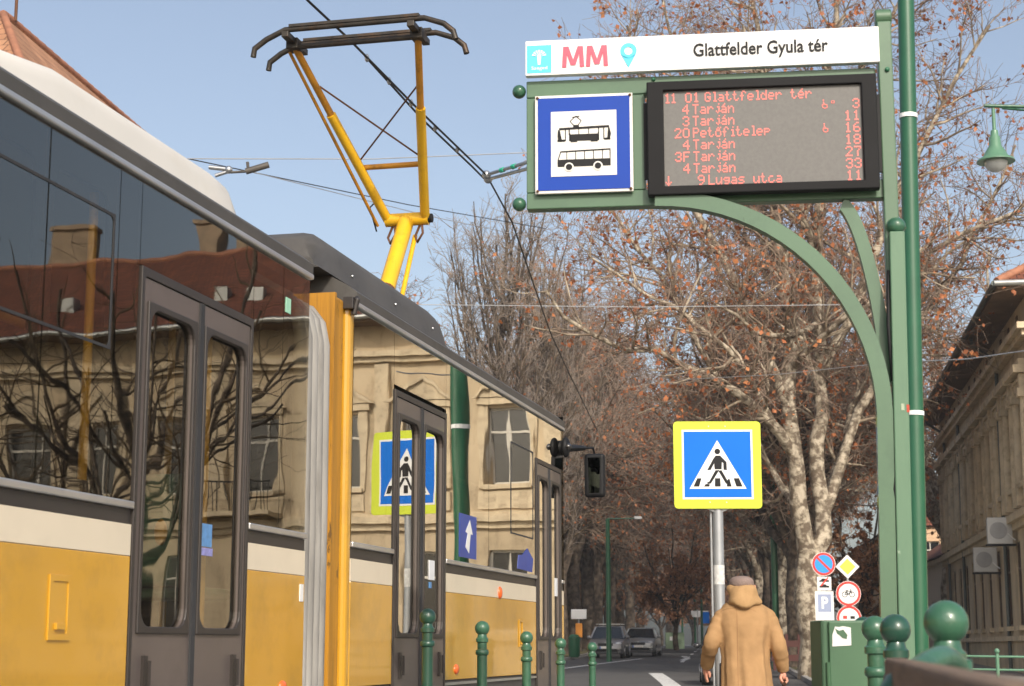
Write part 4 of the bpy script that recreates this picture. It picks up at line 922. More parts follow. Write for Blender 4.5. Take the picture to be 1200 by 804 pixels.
# ------------------------------------------------------------------ cars
CGL = M('car_glass', (.012, .015, .018), .06, var=.1, spec=.8)
TYRE = M('tyre', (.022, .022, .022), .8); RIM = M('rim', (.4, .4, .41), .35, metal=.7)
LENS = M('headlight_lens', (.55, .57, .6), .12, var=.1, coat=.8); RED = M('tail_lens', (.5, .02, .015), .2, coat=.6); PLATE = M('plate_white', (.74, .72, .67))
def car(name, loc, rz, paint, label, rack=False, tall=1.0, group=None, est=False):
    """hatchback; front towards local -y"""
    t = thing(name, loc, label, 'car', group, rz)
    # stations: y, bottom z, shoulder z, half width
    ST = [(-2.05, .30, .50, .62), (-2.0, .24, .66, .76), (-1.75, .20, .78, .84), (-1.0, .19, .92, .865), (-.4, .19, .96, .87), (.6, .19, .98, .87), (1.4, .20, 1.0, .86), (1.85, .24, .98, .80), (1.98, .30, .9, .72)]
    mb = MB()
    for y, zb_, zs, hw_ in ST:
        pr = [(-hw_ * .9, zb_), (-hw_, zb_ + .12), (-hw_ * 1.0, zs - .22), (-hw_ * .965, zs - .05), (-hw_ * .88, zs)]
        pr += [(0, zs + .035)] + [(-x, z) for x, z in pr[::-1]]
        mb.v += [(x, y, z) for x, z in pr]
    k = 11; n = len(ST)
    mb.f = [(i * k + j, i * k + (j + 1) % k, (i + 1) * k + (j + 1) % k, (i + 1) * k + j) for i in range(n - 1) for j in range(k)] + [tuple(range(k)), tuple(range((n - 1) * k, n * k))]
    body = mb.build('body', paint, t, smooth=40)
    zr = 1.42 * tall
    def ring(y, z, hw_, ): return [(-hw_, y, z), (hw_, y, z)]
    # greenhouse: base and roof outlines
    base = [(-.80, -1.05, .93), (.80, -1.05, .93), (.82, .4, .985), (.76, 1.72, 1.0), (-.76, 1.72, 1.0), (-.82, .4, .985)]
    roof = [(-.62, -.42, zr - .03), (.62, -.42, zr - .03), (.64, .5, zr), (.55, 1.35 if not est else 1.5, zr - .04), (-.55, 1.35 if not est else 1.5, zr - .04), (-.64, .5, zr)]
    mb = MB(); mb.v = base + roof; mb.f = [(i, (i + 1) % 6, (i + 1) % 6 + 6, i + 6) for i in range(6)]
    mb.build('windows', CGL, t)
    mb = MB(); mb.v = [(x * 1.01, y, z + .002) for x, y, z in roof] + [(x * .8, y * .95 + .02, z + .05) for x, y, z in roof]
    mb.f = [(i, (i + 1) % 6, (i + 1) % 6 + 6, i + 6) for i in range(6)] + [tuple(range(6, 12)), tuple(range(5, -1, -1))]
    mb.build('roof', paint, t, smooth=60)
    for i in (0, 1, 2, 3, 4, 5):
        a, b = Vector(base[i]) * 1.004, Vector(roof[i]) * 1.004
        MB().bar(a, b, .07, .05, (0, 1, 0)).build('pillar', paint, t)
    for x in (-.74, .74):
        for y in (-1.28, 1.25):
            s = 1 if x > 0 else -1
            wl = MB().tube([(x - .09 * s, y, .31), (x + .12 * s, y, .31)], .31, 20).build('wheel', TYRE, t, smooth=40)
            MB().tube([(x + .11 * s, y, .31), (x + .135 * s, y, .31)], .2, 16).build('rim', RIM, wl, smooth=40)
        s = 1 if x > 0 else -1
        hl = MB().ball((.60 * s, -1.88, .68), .13, 12, 8, (1.25, .75, .62)).build('headlight', LENS, t, smooth=60)
        MB().ball((.94 * s, -.72, 1.0), .10, 10, 8, (1, .6, .75)).build('mirror', paint, t, smooth=60)
        MB().box(.70 * s - .05, .70 * s + .05, 1.86, 1.93, .72, 1.0).build('tail_light', RED, t, bevel=.02)
        MB().ball((.62 * s, -1.98, .40), .06, 10, 6, (1.2, .5, .8)).build('fog_light', LENS, t, smooth=60)
    MB().box(-.36, .36, -2.06, -1.95, .58, .70).build('grille', BLACK, t, bevel=.02)
    MB().box(-.55, .55, -2.075, -1.96, .32, .44).build('lower_intake', BLACK, t, bevel=.02)
    np_ = MB().box(-.26, .26, -2.085, -2.06, .45, .56).build('number_plate', PLATE, t)
    MB().box(-.26, -.22, -2.088, -2.0851, .45, .56).build('plate_band', SBLUE, np_)
    MB().box(-.26, .26, 1.985, 2.0, .62, .73).build('number_plate', PLATE, t)
    MB().box(-.62, .62, -2.072, -1.9, .20, .31).build('bumper', M('bumper_dark', (.05, .05, .055), .6), t, bevel=.03)
    MB().ball((0, -2.0, .73), .035, 10, 6, (1, .4, 1)).build('badge', ALU, t)
    if rack:
        for y in (-.05, .9): MB().box(-.66, .66, y - .025, y + .025, zr + .10, zr + .13).build('roof_bar', ALU, t)
        for x in (-.55, .55): MB().box(x - .02, x + .02, -.1, .95, zr + .05, zr + .10).build('roof_rail', BLACK, t)
    return t
SILV = M('silver_paint', (.18, .18, .19), .3, metal=.2, var=.05, coat=.6); SILV2 = M('silver_green_paint', (.24, .25, .25), .3, metal=.2, var=.05, coat=.6)
DARK = M('charcoal_paint', (.03, .03, .034), .25, metal=.2, var=.05, coat=.7)
def cloc(px, Y): return (float(atY(px, 760, Y)[0]), Y, gz(Y))
car('parked_car', cloc(714.5, 84), R(-9), SILV, 'silver estate car with roof bars facing the camera', rack=True, tall=1.06, group='silver cars at the left of the road')
car('parked_car', cloc(752.5, 89), R(-10), SILV2, 'silver hatchback behind the car with roof bars', tall=1.0, group='silver cars at the left of the road')
car('parked_car', cloc(859, 46), R(180 - 5), DARK, 'charcoal car parked behind the person in tan coat', tall=1.02)
car('parked_car', cloc(913, 96), R(180 - 8), SILV2, 'silver car far off between person and plane tree', tall=1.0)

# ------------------------------------------------------------------ buildings
WALLA = M('facade_beige', rgb('#c2b092'), .9, var=.16, scale=.8, dirt=rgb('#6f5e48'), damt=.65, dscale=1.4, bump=.15, bscale=9, stretch=(1, 1, .5))
TRIMA = M('facade_trim', rgb('#cdbc9e'), .85, var=.15, scale=2, dirt=rgb('#77664e'), damt=.6, dscale=3, bump=.1)
WPANE = M('window_glass', (.012, .014, .016), .12, var=.3, scale=2, spec=.8)
WFR = M('window_frame_paint', rgb('#c9c4b8'), .6, var=.1); WFRD = M('window_frame_brown', rgb('#5b4836'), .6, var=.1)
SOFF = M('eaves_wood', rgb('#6d5946'), .85, var=.2, scale=2)
TILE = tile_mat('roof_tile', rgb('#8a513a'), rgb('#744433'), rgb('#3a231b'))
TILE2 = tile_mat('roof_tile_pale', rgb('#c08f6c'), rgb('#b07f5e'), rgb('#6d4b38'), .22, .34)
RIDGE = M('ridge_tile', rgb('#9c6a50'), .8, var=.25, scale=3)
ACM = M('air_unit_grey', (.55, .55, .53), .5, var=.05)
def wall(X, L, H, ops, mat, parent, depth=.22, name='wall'):
    """wall in local (a, inward, z): rectangular openings with reveals"""
    xs = sorted({0, L, *[o[0] for o in ops], *[o[1] for o in ops]}); zs = sorted({0, H, *[o[2] for o in ops], *[o[3] for o in ops]})
    mb = MB(X)
    for i in range(len(xs) - 1):
        for j in range(len(zs) - 1):
            cx_, cz_ = (xs[i] + xs[i + 1]) / 2, (zs[j] + zs[j + 1]) / 2
            if any(o[0] < cx_ < o[1] and o[2] < cz_ < o[3] for o in ops): continue
            mb.add([(xs[i], 0, zs[j]), (xs[i + 1], 0, zs[j]), (xs[i + 1], 0, zs[j + 1]), (xs[i], 0, zs[j + 1])], [(0, 1, 2, 3)])
    for x0, x1, z0, z1 in ops:
        mb.add([(x0, 0, z0), (x1, 0, z0), (x1, 0, z1), (x0, 0, z1), (x0, depth, z0), (x1, depth, z0), (x1, depth, z1), (x0, depth, z1)], [(0, 4, 5, 1), (1, 5, 6, 2), (2, 6, 7, 3), (3, 7, 4, 0)])
    m = mb.mesh(name, mat); 
    o = bpy.data.objects.new(name, m); COL.objects.link(o); o.parent = parent
    return o
def window(X, x0, x1, z0, z1, parent, fm, depth=.18, bars=1, sill=True, trans=True):
    wd = x1 - x0
    f = MB(X).frame((x0, x1, z0, z1), (x0 + .07, x1 - .07, z0 + .07, z1 - .07), .005, depth - .05, depth + .02, 1)
    for b in range(bars): xm = x0 + wd * (b + 1) / (bars + 1); f.box(xm - .03, xm + .03, depth - .045, depth + .02, z0 + .07, z1 - .07)
    if trans: zm = z0 + (z1 - z0) * .68; f.box(x0 + .07, x1 - .07, depth - .055, depth + .02, zm - .035, zm + .035)
    o = f.build('window', fm, parent)
    MB(X).box(x0 + .01, x1 - .01, depth, depth + .012, z0 + .01, z1 - .01).build('pane', WPANE, o)
    if sill: MB(X).box(x0 - .12, x1 + .12, -.16, .05, z0 - .14, z0 - .002).build('sill', TRIMA, o)
    return o
def slope(name, pts, mat, parent, X=None):
    """planar roof piece with metric UVs: pts[0]-pts[1] is the eaves edge"""
    P = [Vector(p) for p in pts]; e = (P[1] - P[0]).normalized(); nrm = e.cross(P[2] - P[0]).normalized(); s = nrm.cross(e)
    n = len(P)
    vs = P + [p - nrm * .12 for p in P]
    m = bpy.data.meshes.new(name); m.from_pydata([tuple(v if X is None else X @ v) for v in vs], [], [tuple(range(n)), tuple(range(2 * n - 1, n - 1, -1))] + [(i, i + n, (i + 1) % n + n, (i + 1) % n) for i in range(n)])
    uv = m.uv_layers.new(name='uv')
    for l in m.loops:
        v = vs[l.vertex_index] - P[0]; uv.data[l.index].uv = (v.dot(e), v.dot(s))
    m.materials.append(mat); o = bpy.data.objects.new(name, m); COL.objects.link(o); o.parent = parent; return o
def ridge_caps(p0, p1, parent, r=.13, step=.38):
    p0, p1 = Vector(p0), Vector(p1); n = max(1, int((p1 - p0).length / step)); d = (p1 - p0) / n
    for i in range(n):
        MB().tube([p0 + d * i, p0 + d * (i + 1.08)], [r * .86, r], 8).build('ridge_cap', RIDGE, parent, smooth=60)

# corner building: street side in shade, end facade facing the square
BA = R(9.2)
ev = atZ(1168, 332, 11); OV = .9
K = thing('corner_building', (float(ev[0]) + OV * math.cos(BA) + OV * math.sin(BA), float(ev[1]) - OV * math.sin(BA) + OV * math.cos(BA), .1), 'old beige two-storey building with deep wooden eaves in shade', 'building', rz=-BA)
LS, LF, HW = 29.5, 30.0, 10.75
XS = Matrix(((0, 1, 0, 0), (-1, 0, 0, LS), (0, 0, 1, 0), (0, 0, 0, 1)))      # street side: a runs from the far end to the near corner
ops = []; gops = []
PIT = 2.62
for i in range(11): x = .75 + i * PIT; ops.append((x, x + 1.25, 5.6, 8.2)); gops.append((x + .1, x + 1.15, 1.5, 4.0))
wall(XS, LS, HW, ops + gops, WALLA, K)
for o in ops:
    window(XS, *o, K, WFRD, depth=.10)
    MB(XS).box(o[0] - .12, o[1] + .12, -.14, .02, 8.24, 8.44).box(o[0] - .16, o[1] + .16, -.2, .02, 8.44, 8.54).build('lintel', TRIMA, K)
for o in gops: window(XS, *o, K, WFRD, depth=.10)
for i in range(11):
    x0 = .75 + i * PIT
    for x in (x0 - .22, x0 + 1.47):
        MB(XS).box(x - .17, x + .17, -.2, .01, 4.95, 5.55).build('pedestal', TRIMA, K)
        mb = MB(XS); mb.tube([(x, -.07, 5.56), (x, -.07, 7.95)], [.14, .115], 10).box(x - .19, x + .19, -.26, .02, 7.95, 8.2).box(x - .15, x + .15, -.2, .02, 8.2, 8.62)
        mb.build('half_column', TRIMA, K, smooth=40)
    MB(XS).box(x0 - .5, x0 + 1.75, -.36, .02, 8.64, 8.86).box(x0 - .42, x0 + 1.67, -.2, .02, 8.87, 9.05).build('entablature', TRIMA, K)
for z0_, z1_, d_ in ((4.35, 4.55, .14), (4.55, 4.75, .3), (4.75, 4.86, .16), (9.55, 9.72, .2), (9.72, 9.9, .34), (1.05, 1.2, .16)):
    MB(XS).box(-.02, LS - .001, -d_, .02, z0_, z1_).build('cornice', TRIMA, K)
    MB().box(-.02 if d_ < .2 else -d_, LF, -d_, .02, z0_, z1_).build('cornice', TRIMA, K)
for i in range(14): x = 1.2 + i * 2.0; MB(XS).box(x, x + .35, -.03, .02, 10.0, 10.5).build('frieze_panel', WFRD, K)
for x in (22.6, 9.3, 3.0):
    MB(XS).tube([(x, -.85, 10.72), (x, -.80, 10.45), (x, -.45, 10.2), (x, -.12, 10.0), (x, -.10, 9.5), (x, -.1, .2)], .06, 10).build('downpipe', M('zinc_pipe', rgb('#5d625f'), .5, metal=.4), K, smooth=60)
# eaves and roof
ro = OV
soff = MB().box(-ro, LF, -ro, LS + .3, HW + .002, HW + .10).build('eaves', SOFF, K)
GUT = M('zinc_gutter', rgb('#a7a9a6'), .4, metal=.5, var=.1)
MB().tube([(-ro - .08, -ro - .08, HW + .14), (-ro - .08, LS + .3, HW + .14)], .085, 10).build('gutter', M('zinc_pipe', (.1, .1, .1)), K, smooth=60)
MB().tube([(-ro - .08, -ro - .08, HW + .14), (LF, -ro - .08, HW + .14)], .085, 10).build('gutter', GUT, K, smooth=60)
e0 = HW + .16; rdx, rh = 6.2, 3.9
R0, R1 = Vector((rdx - ro, rdx - ro, e0 + rh)), Vector((rdx - ro, LS + .3, e0 + rh)); R2 = Vector((LF, rdx - ro, e0 + rh))
slope('roof', [(-ro, LS + .3, e0), (-ro, -ro, e0), R0, R1], TILE, K)
rf = slope('roof', [(-ro, -ro, e0), (LF, -ro, e0), R2, R0], TILE, K)
ridge_caps((-ro, -ro, e0 + .05), R0, rf); 
mbx = MB(); mbx.tube([R0, R2], .13, 8).build('ridge', RIDGE, K); MB().tube([R0, R1], .13, 8).build('ridge', RIDGE, K)
slope('roof', [(LF, 2 * rdx - ro, e0), (rdx * 2 - ro, 2 * rdx - ro, e0), R0, R2], TILE, K)
slope('roof', [(2 * rdx - ro, 2 * rdx - ro, e0), (2 * rdx - ro, LS + .3, e0), R1, R0], TILE, K)
BRK = M('chimney_plaster', rgb('#a08c74'), .9, var=.2, scale=3)
for x, y, w_ in ((8, 6, 1.6), (13, 5.6, 1.1), (15, 5.8, .8), (20, 5.6, 1.7), (25, 5.8, 1.2)):
    ch = MB().box(x, x + w_, y - .35, y + .35, e0 + rh - .8, e0 + rh + 1.3).build('chimney', BRK, K); MB().box(x - .1, x + w_ + .1, y - .45, y + .45, e0 + rh + 1.3, e0 + rh + 1.45).build('chimney_cap', BRK, ch)
for x in (5.0, 11, 12.2, 18, 23): MB().box(x, x + .5, .9, 1.3, e0 + 1.0, e0 + 1.6).build('roof_light', GUT, K)
# end facade
fops = [(1.6 + 2.75 * i, 2.9 + 2.75 * i, 5.7, 8.0) for i in range(10)]; fg = [(1.6 + 2.75 * i, 2.9 + 2.75 * i, 1.3, 3.7) for i in range(10)]
wall(None, LF, HW, fops + fg, WALLA, K)
for o in fops + fg: window(None, *o, K, WFR)
for o in fops:
    MB().box(o[0] - .22, o[0] - .02, -.08, .01, 5.6, 8.1).box(o[1] + .02, o[1] + .22, -.08, .01, 5.6, 8.1).box(o[0] - .3, o[1] + .3, -.16, .01, 8.1, 8.3).build('window_surround', TRIMA, K)
    MB().prism([(o[0] - .4, 8.32), (o[1] + .4, 8.32), ((o[0] + o[1]) / 2, 8.95)], -.2, .01).build('pediment', TRIMA, K)
    MB().prism([(o[0] - .5, 8.86 - .56), (o[0] - .34, 8.3), ((o[0] + o[1]) / 2, 8.95), ((o[0] + o[1]) / 2, 9.1)], -.3, -.201).prism([(o[1] + .34, 8.3), (o[1] + .5, 8.3), ((o[0] + o[1]) / 2, 9.1), ((o[0] + o[1]) / 2, 8.95)], -.3, -.201).build('pediment_cornice', TRIMA, K)
    MB().box(o[0] - .2, o[1] + .2, -.07, .01, 4.95, 5.5).build('apron', TRIMA, K)
for i in range(5): x = .6 + 5.5 * i; MB().box(x, x + .55, -.12, .01, 4.9, 9.5).build('pilaster', TRIMA, K)
MB().box(9.6, 13.2, -.9, -.0, 4.88, 5.02).build('balcony', TRIMA, K)
for i in range(19): x = 9.65 + i * .195; MB().box(x, x + .03, -.88, -.85, 5.02, 5.95).build('baluster', BLACK, K)
MB().box(9.6, 13.2, -.89, -.84, 5.95, 6.0).build('balcony_rail', BLACK, K)
MB().box(LF - .02, LF, 0, 12, 0, HW).build('wall', WALLA, K); MB().box(0.02, 12, LS - .02, LS, 0, HW).build('wall', WALLA, K)
# air conditioners on the street side
def unit(px, py, lab):
    r = ray(px, py); nrm = np.array([-math.cos(BA), math.sin(BA), 0]); o_ = np.array([K.location.x, K.location.y, 0]) + nrm * .05
    t_ = np.dot(o_ - CP, nrm) / np.dot(r, nrm); p = CP + r * t_
    a = thing('air_conditioner', p + nrm * .02, lab, 'air conditioner', 'air conditioners on the shaded wall', rz=-BA)
    b = MB().box(-.80, -.06, -.16, .16, -.40, .40).build('casing', ACM, a, bevel=.02)
    mb = MB(); mb.lathe([(.24, 0), (.26, .01), (.22, .015), (.05, .01), (.0, .01)], k=20); mb.v = [(-.48 + x, -.162 - z, y) for x, y, z in mb.v]; mb.build('fan_grille', M('grille_grey', (.35, .35, .35), .6), b)
    for yb in (-.14, .09): MB().box(-.84, .04, yb, yb + .05, -.46, -.405).build('bracket', BLACK, a)
    MB().tube([(-.2, -.17, -.1), (-.12, -.24, -.2), (0, -.26, -.3)], .02, 6).build('hose', WHITE, a)
unit(1189, 622, 'upper grey air conditioner box on the shaded facade'); unit(1171, 656, 'lower grey air conditioner box on the shaded facade')

# house with the pale tiled hip roof, behind the tram at upper left
ap_ = atY(4, 17, 35)
Hh = thing('tiled_house', (float(ap_[0]), float(ap_[1]), .1), 'house with sunlit pale tiled hip roof behind the tram', 'building', rz=R(-7.5))
az = float(ap_[2]) - .1; ez = az - 5.2; hw_, fs_, Lr = 4.0, 6.2, 16.
slope('roof', [(-hw_, -fs_, ez), (hw_, -fs_, ez), (0, 0, az)], TILE2, Hh)
r_ = slope('roof', [(hw_, -fs_, ez), (hw_, Lr + fs_, ez), (0, Lr, az), (0, 0, az)], TILE2, Hh)
slope('roof', [(-hw_, Lr + fs_, ez), (-hw_, -fs_, ez), (0, 0, az), (0, Lr, az)], TILE2, Hh)
slope('roof', [(hw_, Lr + fs_, ez), (-hw_, Lr + fs_, ez), (0, Lr, az)], TILE2, Hh)
ridge_caps((hw_, -fs_, ez), (0, 0, az), r_, .095, .40); ridge_caps((0, 0, az + .02), (0, Lr, az + .02), r_, .095, .42)
MB().tube([(.1, .4, az), (.1, .4, az + 3.2)], .035, 6).tube([(-.3, .4, az + 2.3), (.5, .4, az + 2.3)], .015, 6).tube([(-.25, .4, az + 2.6), (.45, .4, az + 2.6)], .015, 6).build('antenna', RUST, Hh)
PL = M('pale_plaster', rgb('#cdbb98'), .9, var=.1, scale=1, dirt=rgb('#a08f70'), damt=.4)
X1 = Matrix.Translation((-hw_ + .4, -fs_ + .4, 0)); wl_ = 2 * hw_ - .8; ll = Lr + 2 * fs_ - .8
o2 = [(1 + 2.4 * i, 2.2 + 2.4 * i, z, z + 1.9) for i in range(3) for z in (1.4, 5.2)]
wall(X1, wl_, ez + .1, o2, PL, Hh); [window(X1, *o, Hh, WFR) for o in o2]
X2 = Matrix(((0, -1, 0, hw_ - .4), (1, 0, 0, -fs_ + .4), (0, 0, 1, 0), (0, 0, 0, 1)))
o3 = [(1.2 + 3 * i, 2.4 + 3 * i, z, z + 1.9) for i in range(8) for z in (1.4, 5.2)]
wall(X2, ll, ez + .1, o3, PL, Hh); [window(X2, *o, Hh, WFR) for o in o3]
MB().box(-hw_ + .4, -hw_ + .42, -fs_ + .4, Lr + fs_ - .4, 0, ez + .1).build('wall', PL, Hh)
MB().box(-.6, -.0, 4, 4.7, az - .6, az + .1).build('chimney', BRK, Hh)

# row houses behind the avenue trees
def row_house(off, y0, L_, H_, mat, label, side, floors=2, depth=9):
    x = cx(y0) + off; s = side
    t = thing('row_house', (x, y0, gz(y0)), label, 'building', rz=-R(6.5))
    # facade towards the road; local x points away from the road for side=+1
    if s > 0: X = Matrix(((0, 1, 0, 0), (-1, 0, 0, L_), (0, 0, 1, 0), (0, 0, 0, 1)))
    else: X = Matrix(((0, -1, 0, 0), (1, 0, 0, 0), (0, 0, 1, 0), (0, 0, 0, 1)))
    n = int(L_ / 2.8); fh = H_ / floors
    op = [(.9 + i * 2.8, 2.1 + i * 2.8, f * fh + 1.2, f * fh + 3.0) for i in range(n) for f in range(floors)]
    wall(X, L_, H_, op, mat, t)
    for o in op: window(X, *o, t, WFR)
    MB(X).box(0, L_, -.3, .02, H_ - .3, H_ + .02).build('cornice', TRIMA, t)
    # end walls
    x0, x1 = (0, depth) if s > 0 else (-depth, 0)
    opn = [(1.5 + i * 2.8, 2.7 + i * 2.8, f * fh + 1.2, f * fh + 3.0) for i in range(3) for f in range(floors)]
    XE = Matrix.Translation((x0, 0, 0)); wall(XE, depth, H_, opn, mat, t)
    for o in opn: window(XE, *o, t, WFR)
    MB().box(x0, x1, L_ - .02, L_, 0, H_).build('wall', mat, t)
    xm = (x0 + x1) / 2
    slope('roof', [(x0 - .4, -.3, H_), (x1 + .4, -.3, H_), (xm, 2.8, H_ + 3.2)], TILE, t)
    slope('roof', [(x0 - .4, L_ + .3, H_), (x0 - .4, -.3, H_), (xm, 2.8, H_ + 3.2), (xm, L_, H_ + 3.2)], TILE, t)
    slope('roof', [(x1 + .4, -.3, H_), (x1 + .4, L_ + .3, H_), (xm, L_, H_ + 3.2), (xm, 2.8, H_ + 3.2)], TILE, t)
    return t
WPL = M('white_plaster', rgb('#d9d2c2'), .9, var=.06); PPL = M('peach_plaster', rgb('#cfae8c'), .9, var=.08); OPL = M('ochre_plaster', rgb('#b99a66'), .9, var=.1)
row_house(-9.6, 84, 22, 8.5, PPL, 'peach plastered row house behind the left avenue trees', -1)
row_house(-9.6, 109, 26, 7.2, WPL, 'white plastered row house behind the left avenue trees', -1)
row_house(-9.6, 138, 30, 9, OPL, 'ochre row house farthest along the left of the avenue', -1)
row_house(14.2, 84, 24, 5.2, WPL, 'low house with red tiled roof beyond the corner building', 1, 1)
row_house(14.2, 112, 34, 8, PPL, 'peach row house behind the right avenue trees', 1)

# ------------------------------------------------------------------ trees
def tubes(branches, k):
    """branches: list of (n,3) points + (n,) radii with equal n -> verts, faces"""
    out_v, out_f, base = [], [], 0
    byn = {}
    for p, r in branches: byn.setdefault(len(p), []).append((p, r))
    for n, bl in byn.items():
        P = np.array([b[0] for b in bl]); Rr = np.array([b[1] for b in bl]); B = len(bl)
        D = np.empty_like(P); D[:, 1:-1] = P[:, 2:] - P[:, :-2]; D[:, 0] = P[:, 1] - P[:, 0]; D[:, -1] = P[:, -1] - P[:, -2]
        D /= np.linalg.norm(D, axis=2, keepdims=True) + 1e-9
        ref = np.where(np.abs(D[:, :1, 2:3]) < .8, np.array([[[0, 0, 1.]]]), np.array([[[1., 0, 0]]])); ref = np.broadcast_to(ref, P.shape)
        A = np.cross(D, ref); A /= np.linalg.norm(A, axis=2, keepdims=True) + 1e-9; Bv = np.cross(D, A)
        ang = 2 * np.pi * np.arange(k) / k
        V = P[:, :, None, :] + Rr[:, :, None, None] * (A[:, :, None, :] * np.cos(ang)[None, None, :, None] + Bv[:, :, None, :] * np.sin(ang)[None, None, :, None])
        out_v.append(V.reshape(-1, 3))
        b = np.arange(B)[:, None, None] * (n * k); i = np.arange(n - 1)[None, :, None] * k; j = np.arange(k)[None, None, :]; j2 = (j + 1) % k
        Fq = np.stack([b + i + j, b + i + j2, b + i + k + j2, b + i + k + j], axis=-1).reshape(-1, 4) + base
        out_f.append(Fq); base += B * n * k
    return np.concatenate(out_v), np.concatenate(out_f)
def np_mesh(name, V, Fq, mat, smooth=True):
    m = bpy.data.meshes.new(name); m.vertices.add(len(V)); m.vertices.foreach_set('co', V.astype(np.float32).ravel())
    m.loops.add(Fq.size); m.loops.foreach_set('vertex_index', Fq.astype(np.int32).ravel())
    m.polygons.add(len(Fq)); m.polygons.foreach_set('loop_start', np.arange(0, Fq.size, Fq.shape[1], dtype=np.int32)); 
    m.update(calc_edges=True); m.materials.append(mat)
    if smooth: m.polygons.foreach_set('use_smooth', np.ones(len(Fq), dtype=bool))
    return m
def unit_v(v): return v / (np.linalg.norm(v) + 1e-9)
def resample(pts, step, rng, wob):
    P = [Vector(p) for p in pts]; S = smooth_path(P, 5); S = np.array([s[:] for s in S])
    L = np.concatenate([[0], np.cumsum(np.linalg.norm(np.diff(S, axis=0), axis=1))]); n = max(3, int(L[-1] / step) + 1)
    t = np.linspace(0, L[-1], n); out = np.stack([np.interp(t, L, S[:, i]) for i in range(3)], 1)
    out[1:-1] += rng.normal(0, wob, (n - 2, 3)); return out
def shoot(p, d, L, n, rng, wob, up):
    pts = [p]; st = L / (n - 1)
    for i in range(n - 1):
        d = unit_v(d + rng.normal(0, wob, 3) + np.array([0, 0, up])); pts.append(pts[-1] + d * st)
    return np.array(pts)
def make_tree(name, limbs, seed, mats, dens=(1.5, 2.2, 3.4), lens=((1.6, 3.6), (.7, 1.7), (.3, .8)), angs=(50, 50, 45), up=(.05, .04, .03), leafn=4000, leafs=.14, minr=.008, wob=.16, start=.2, droop=0., spread=1.0):
    """limbs: list of (points, r0, r1, bare) -> meshes (limbs, branches, twigs, leaves)"""
    rng = np.random.default_rng(seed); big, mid, small = [], [], []
    lv = []
    for pts, r0, r1, bare in limbs:
        P = resample(pts, .9, rng, .05); n = len(P); rr = np.linspace(r0, r1, n) * rng.uniform(.93, 1.07, n)
        big.append((P, rr)); 
        if bare < 1: lv.append((P, rr, bare))
    cur = lv; tips = []
    for L in range(3):
        nxt = []
        for P, rr, bare in cur:
            seg_ = np.linalg.norm(np.diff(P, axis=0), axis=1); tot = seg_.sum(); n = len(P)
            m = rng.poisson(dens[L] * tot * (1 - bare))
            for _ in range(m):
                t = bare + (1 - bare) * rng.random() ** .9; f = t * (n - 1); i = min(int(f), n - 2); q = f - i
                p = P[i] * (1 - q) + P[i + 1] * q; d = unit_v(P[i + 1] - P[i]); r = rr[i] * (1 - q) + rr[i + 1] * q
                side = unit_v(np.cross(d, rng.normal(0, 1, 3))); a = math.radians(angs[L] + rng.normal(0, 14))
                dd = unit_v(d * math.cos(a) + side * math.sin(a) * spread)
                ln = rng.uniform(*lens[L]) * (1.15 - .55 * t if L == 0 else 1.0)
                nn = (6, 5, 4)[L]; Q = shoot(p, dd, ln, nn, rng, wob, up[L] - droop)
                rb = max(minr, min(r * (.6, .6, .7)[L], (.075, .03, .014)[L] * (ln / lens[L][1]) ** .7))
                R_ = np.linspace(rb, max(minr * .7, rb * .35), nn)
                (mid if L == 0 else small).append((Q, R_))
                nxt.append((Q, R_, .1)); 
                if L >= 1: tips.append(Q)
        cur = nxt
    out = [(name + '_limbs', np_mesh('trunk', *tubes(big, 9), mats[0])), (name + '_br', np_mesh('branches', *tubes(mid, 5), mats[1])), (name + '_tw', np_mesh('twigs', *tubes(small, 3), mats[2]))]
    if leafn:
        idx = np.clip(np.repeat(rng.integers(0, len(tips), leafn // 7 + 1), 7)[:leafn] + rng.integers(-6, 7, leafn), 0, len(tips) - 1); C_ = np.array([tips[i][rng.integers(1, len(tips[i]))] for i in idx]) + rng.normal(0, .05, (leafn, 3)) + np.array([0, 0, -.05])
        a = rng.normal(0, 1, (leafn, 3)); a /= np.linalg.norm(a, axis=1, keepdims=True); b = np.cross(a, rng.normal(0, 1, (leafn, 3))); b /= np.linalg.norm(b, axis=1, keepdims=True)
        nn_ = np.cross(a, b); s = leafs * rng.uniform(.35, 1.25, (leafn, 1))
        V = np.stack([C_ - a * s * .55, C_ + b * s * .42 + nn_ * s * .18, C_ + a * s * .5, C_ - b * s * .42 + nn_ * s * .2], axis=1).reshape(-1, 3)
        Fq = np.arange(leafn * 4).reshape(-1, 4); out.append((name + '_lv', np_mesh('leaves', V, Fq, mats[3], False)))
    return [m for _, m in out]
PARTN = ['trunk', 'branches', 'twigs', 'leaves']
def plant(meshes, name, loc, label, group=None, rz=0, sc=1.0, cat='tree'):
    t = thing(name, loc, label, cat, group, rz); t.scale = (sc, sc, sc) if not hasattr(sc, '__len__') else sc
    for m, n in zip(meshes, PARTN):
        o = bpy.data.objects.new(n, m); COL.objects.link(o); o.parent = t
    return t
BARKP = bark_mat('plane_bark', rgb('#b6aa96'), rgb('#66594a'), rgb('#938876'), .44, .58, 4.0)
BARKB = bark_mat('plane_branch_bark', rgb('#b3a590'), rgb('#6a5a4a'), rgb('#8d7f6c'), .36, .6, 2.0)
TWIG = M('twig', rgb('#8a7767'), .9, var=.2, scale=.6)
LEAF = leaf_mat('dry_leaf', [rgb('#8a5636'), rgb('#b46c42'), rgb('#cf8a58'), rgb('#a06240'), rgb('#c47c50')])
BARKD = bark_mat('dark_bark', rgb('#6a5c4e'), rgb('#3a3028'), rgb('#51463a'), .4, .6, 4)
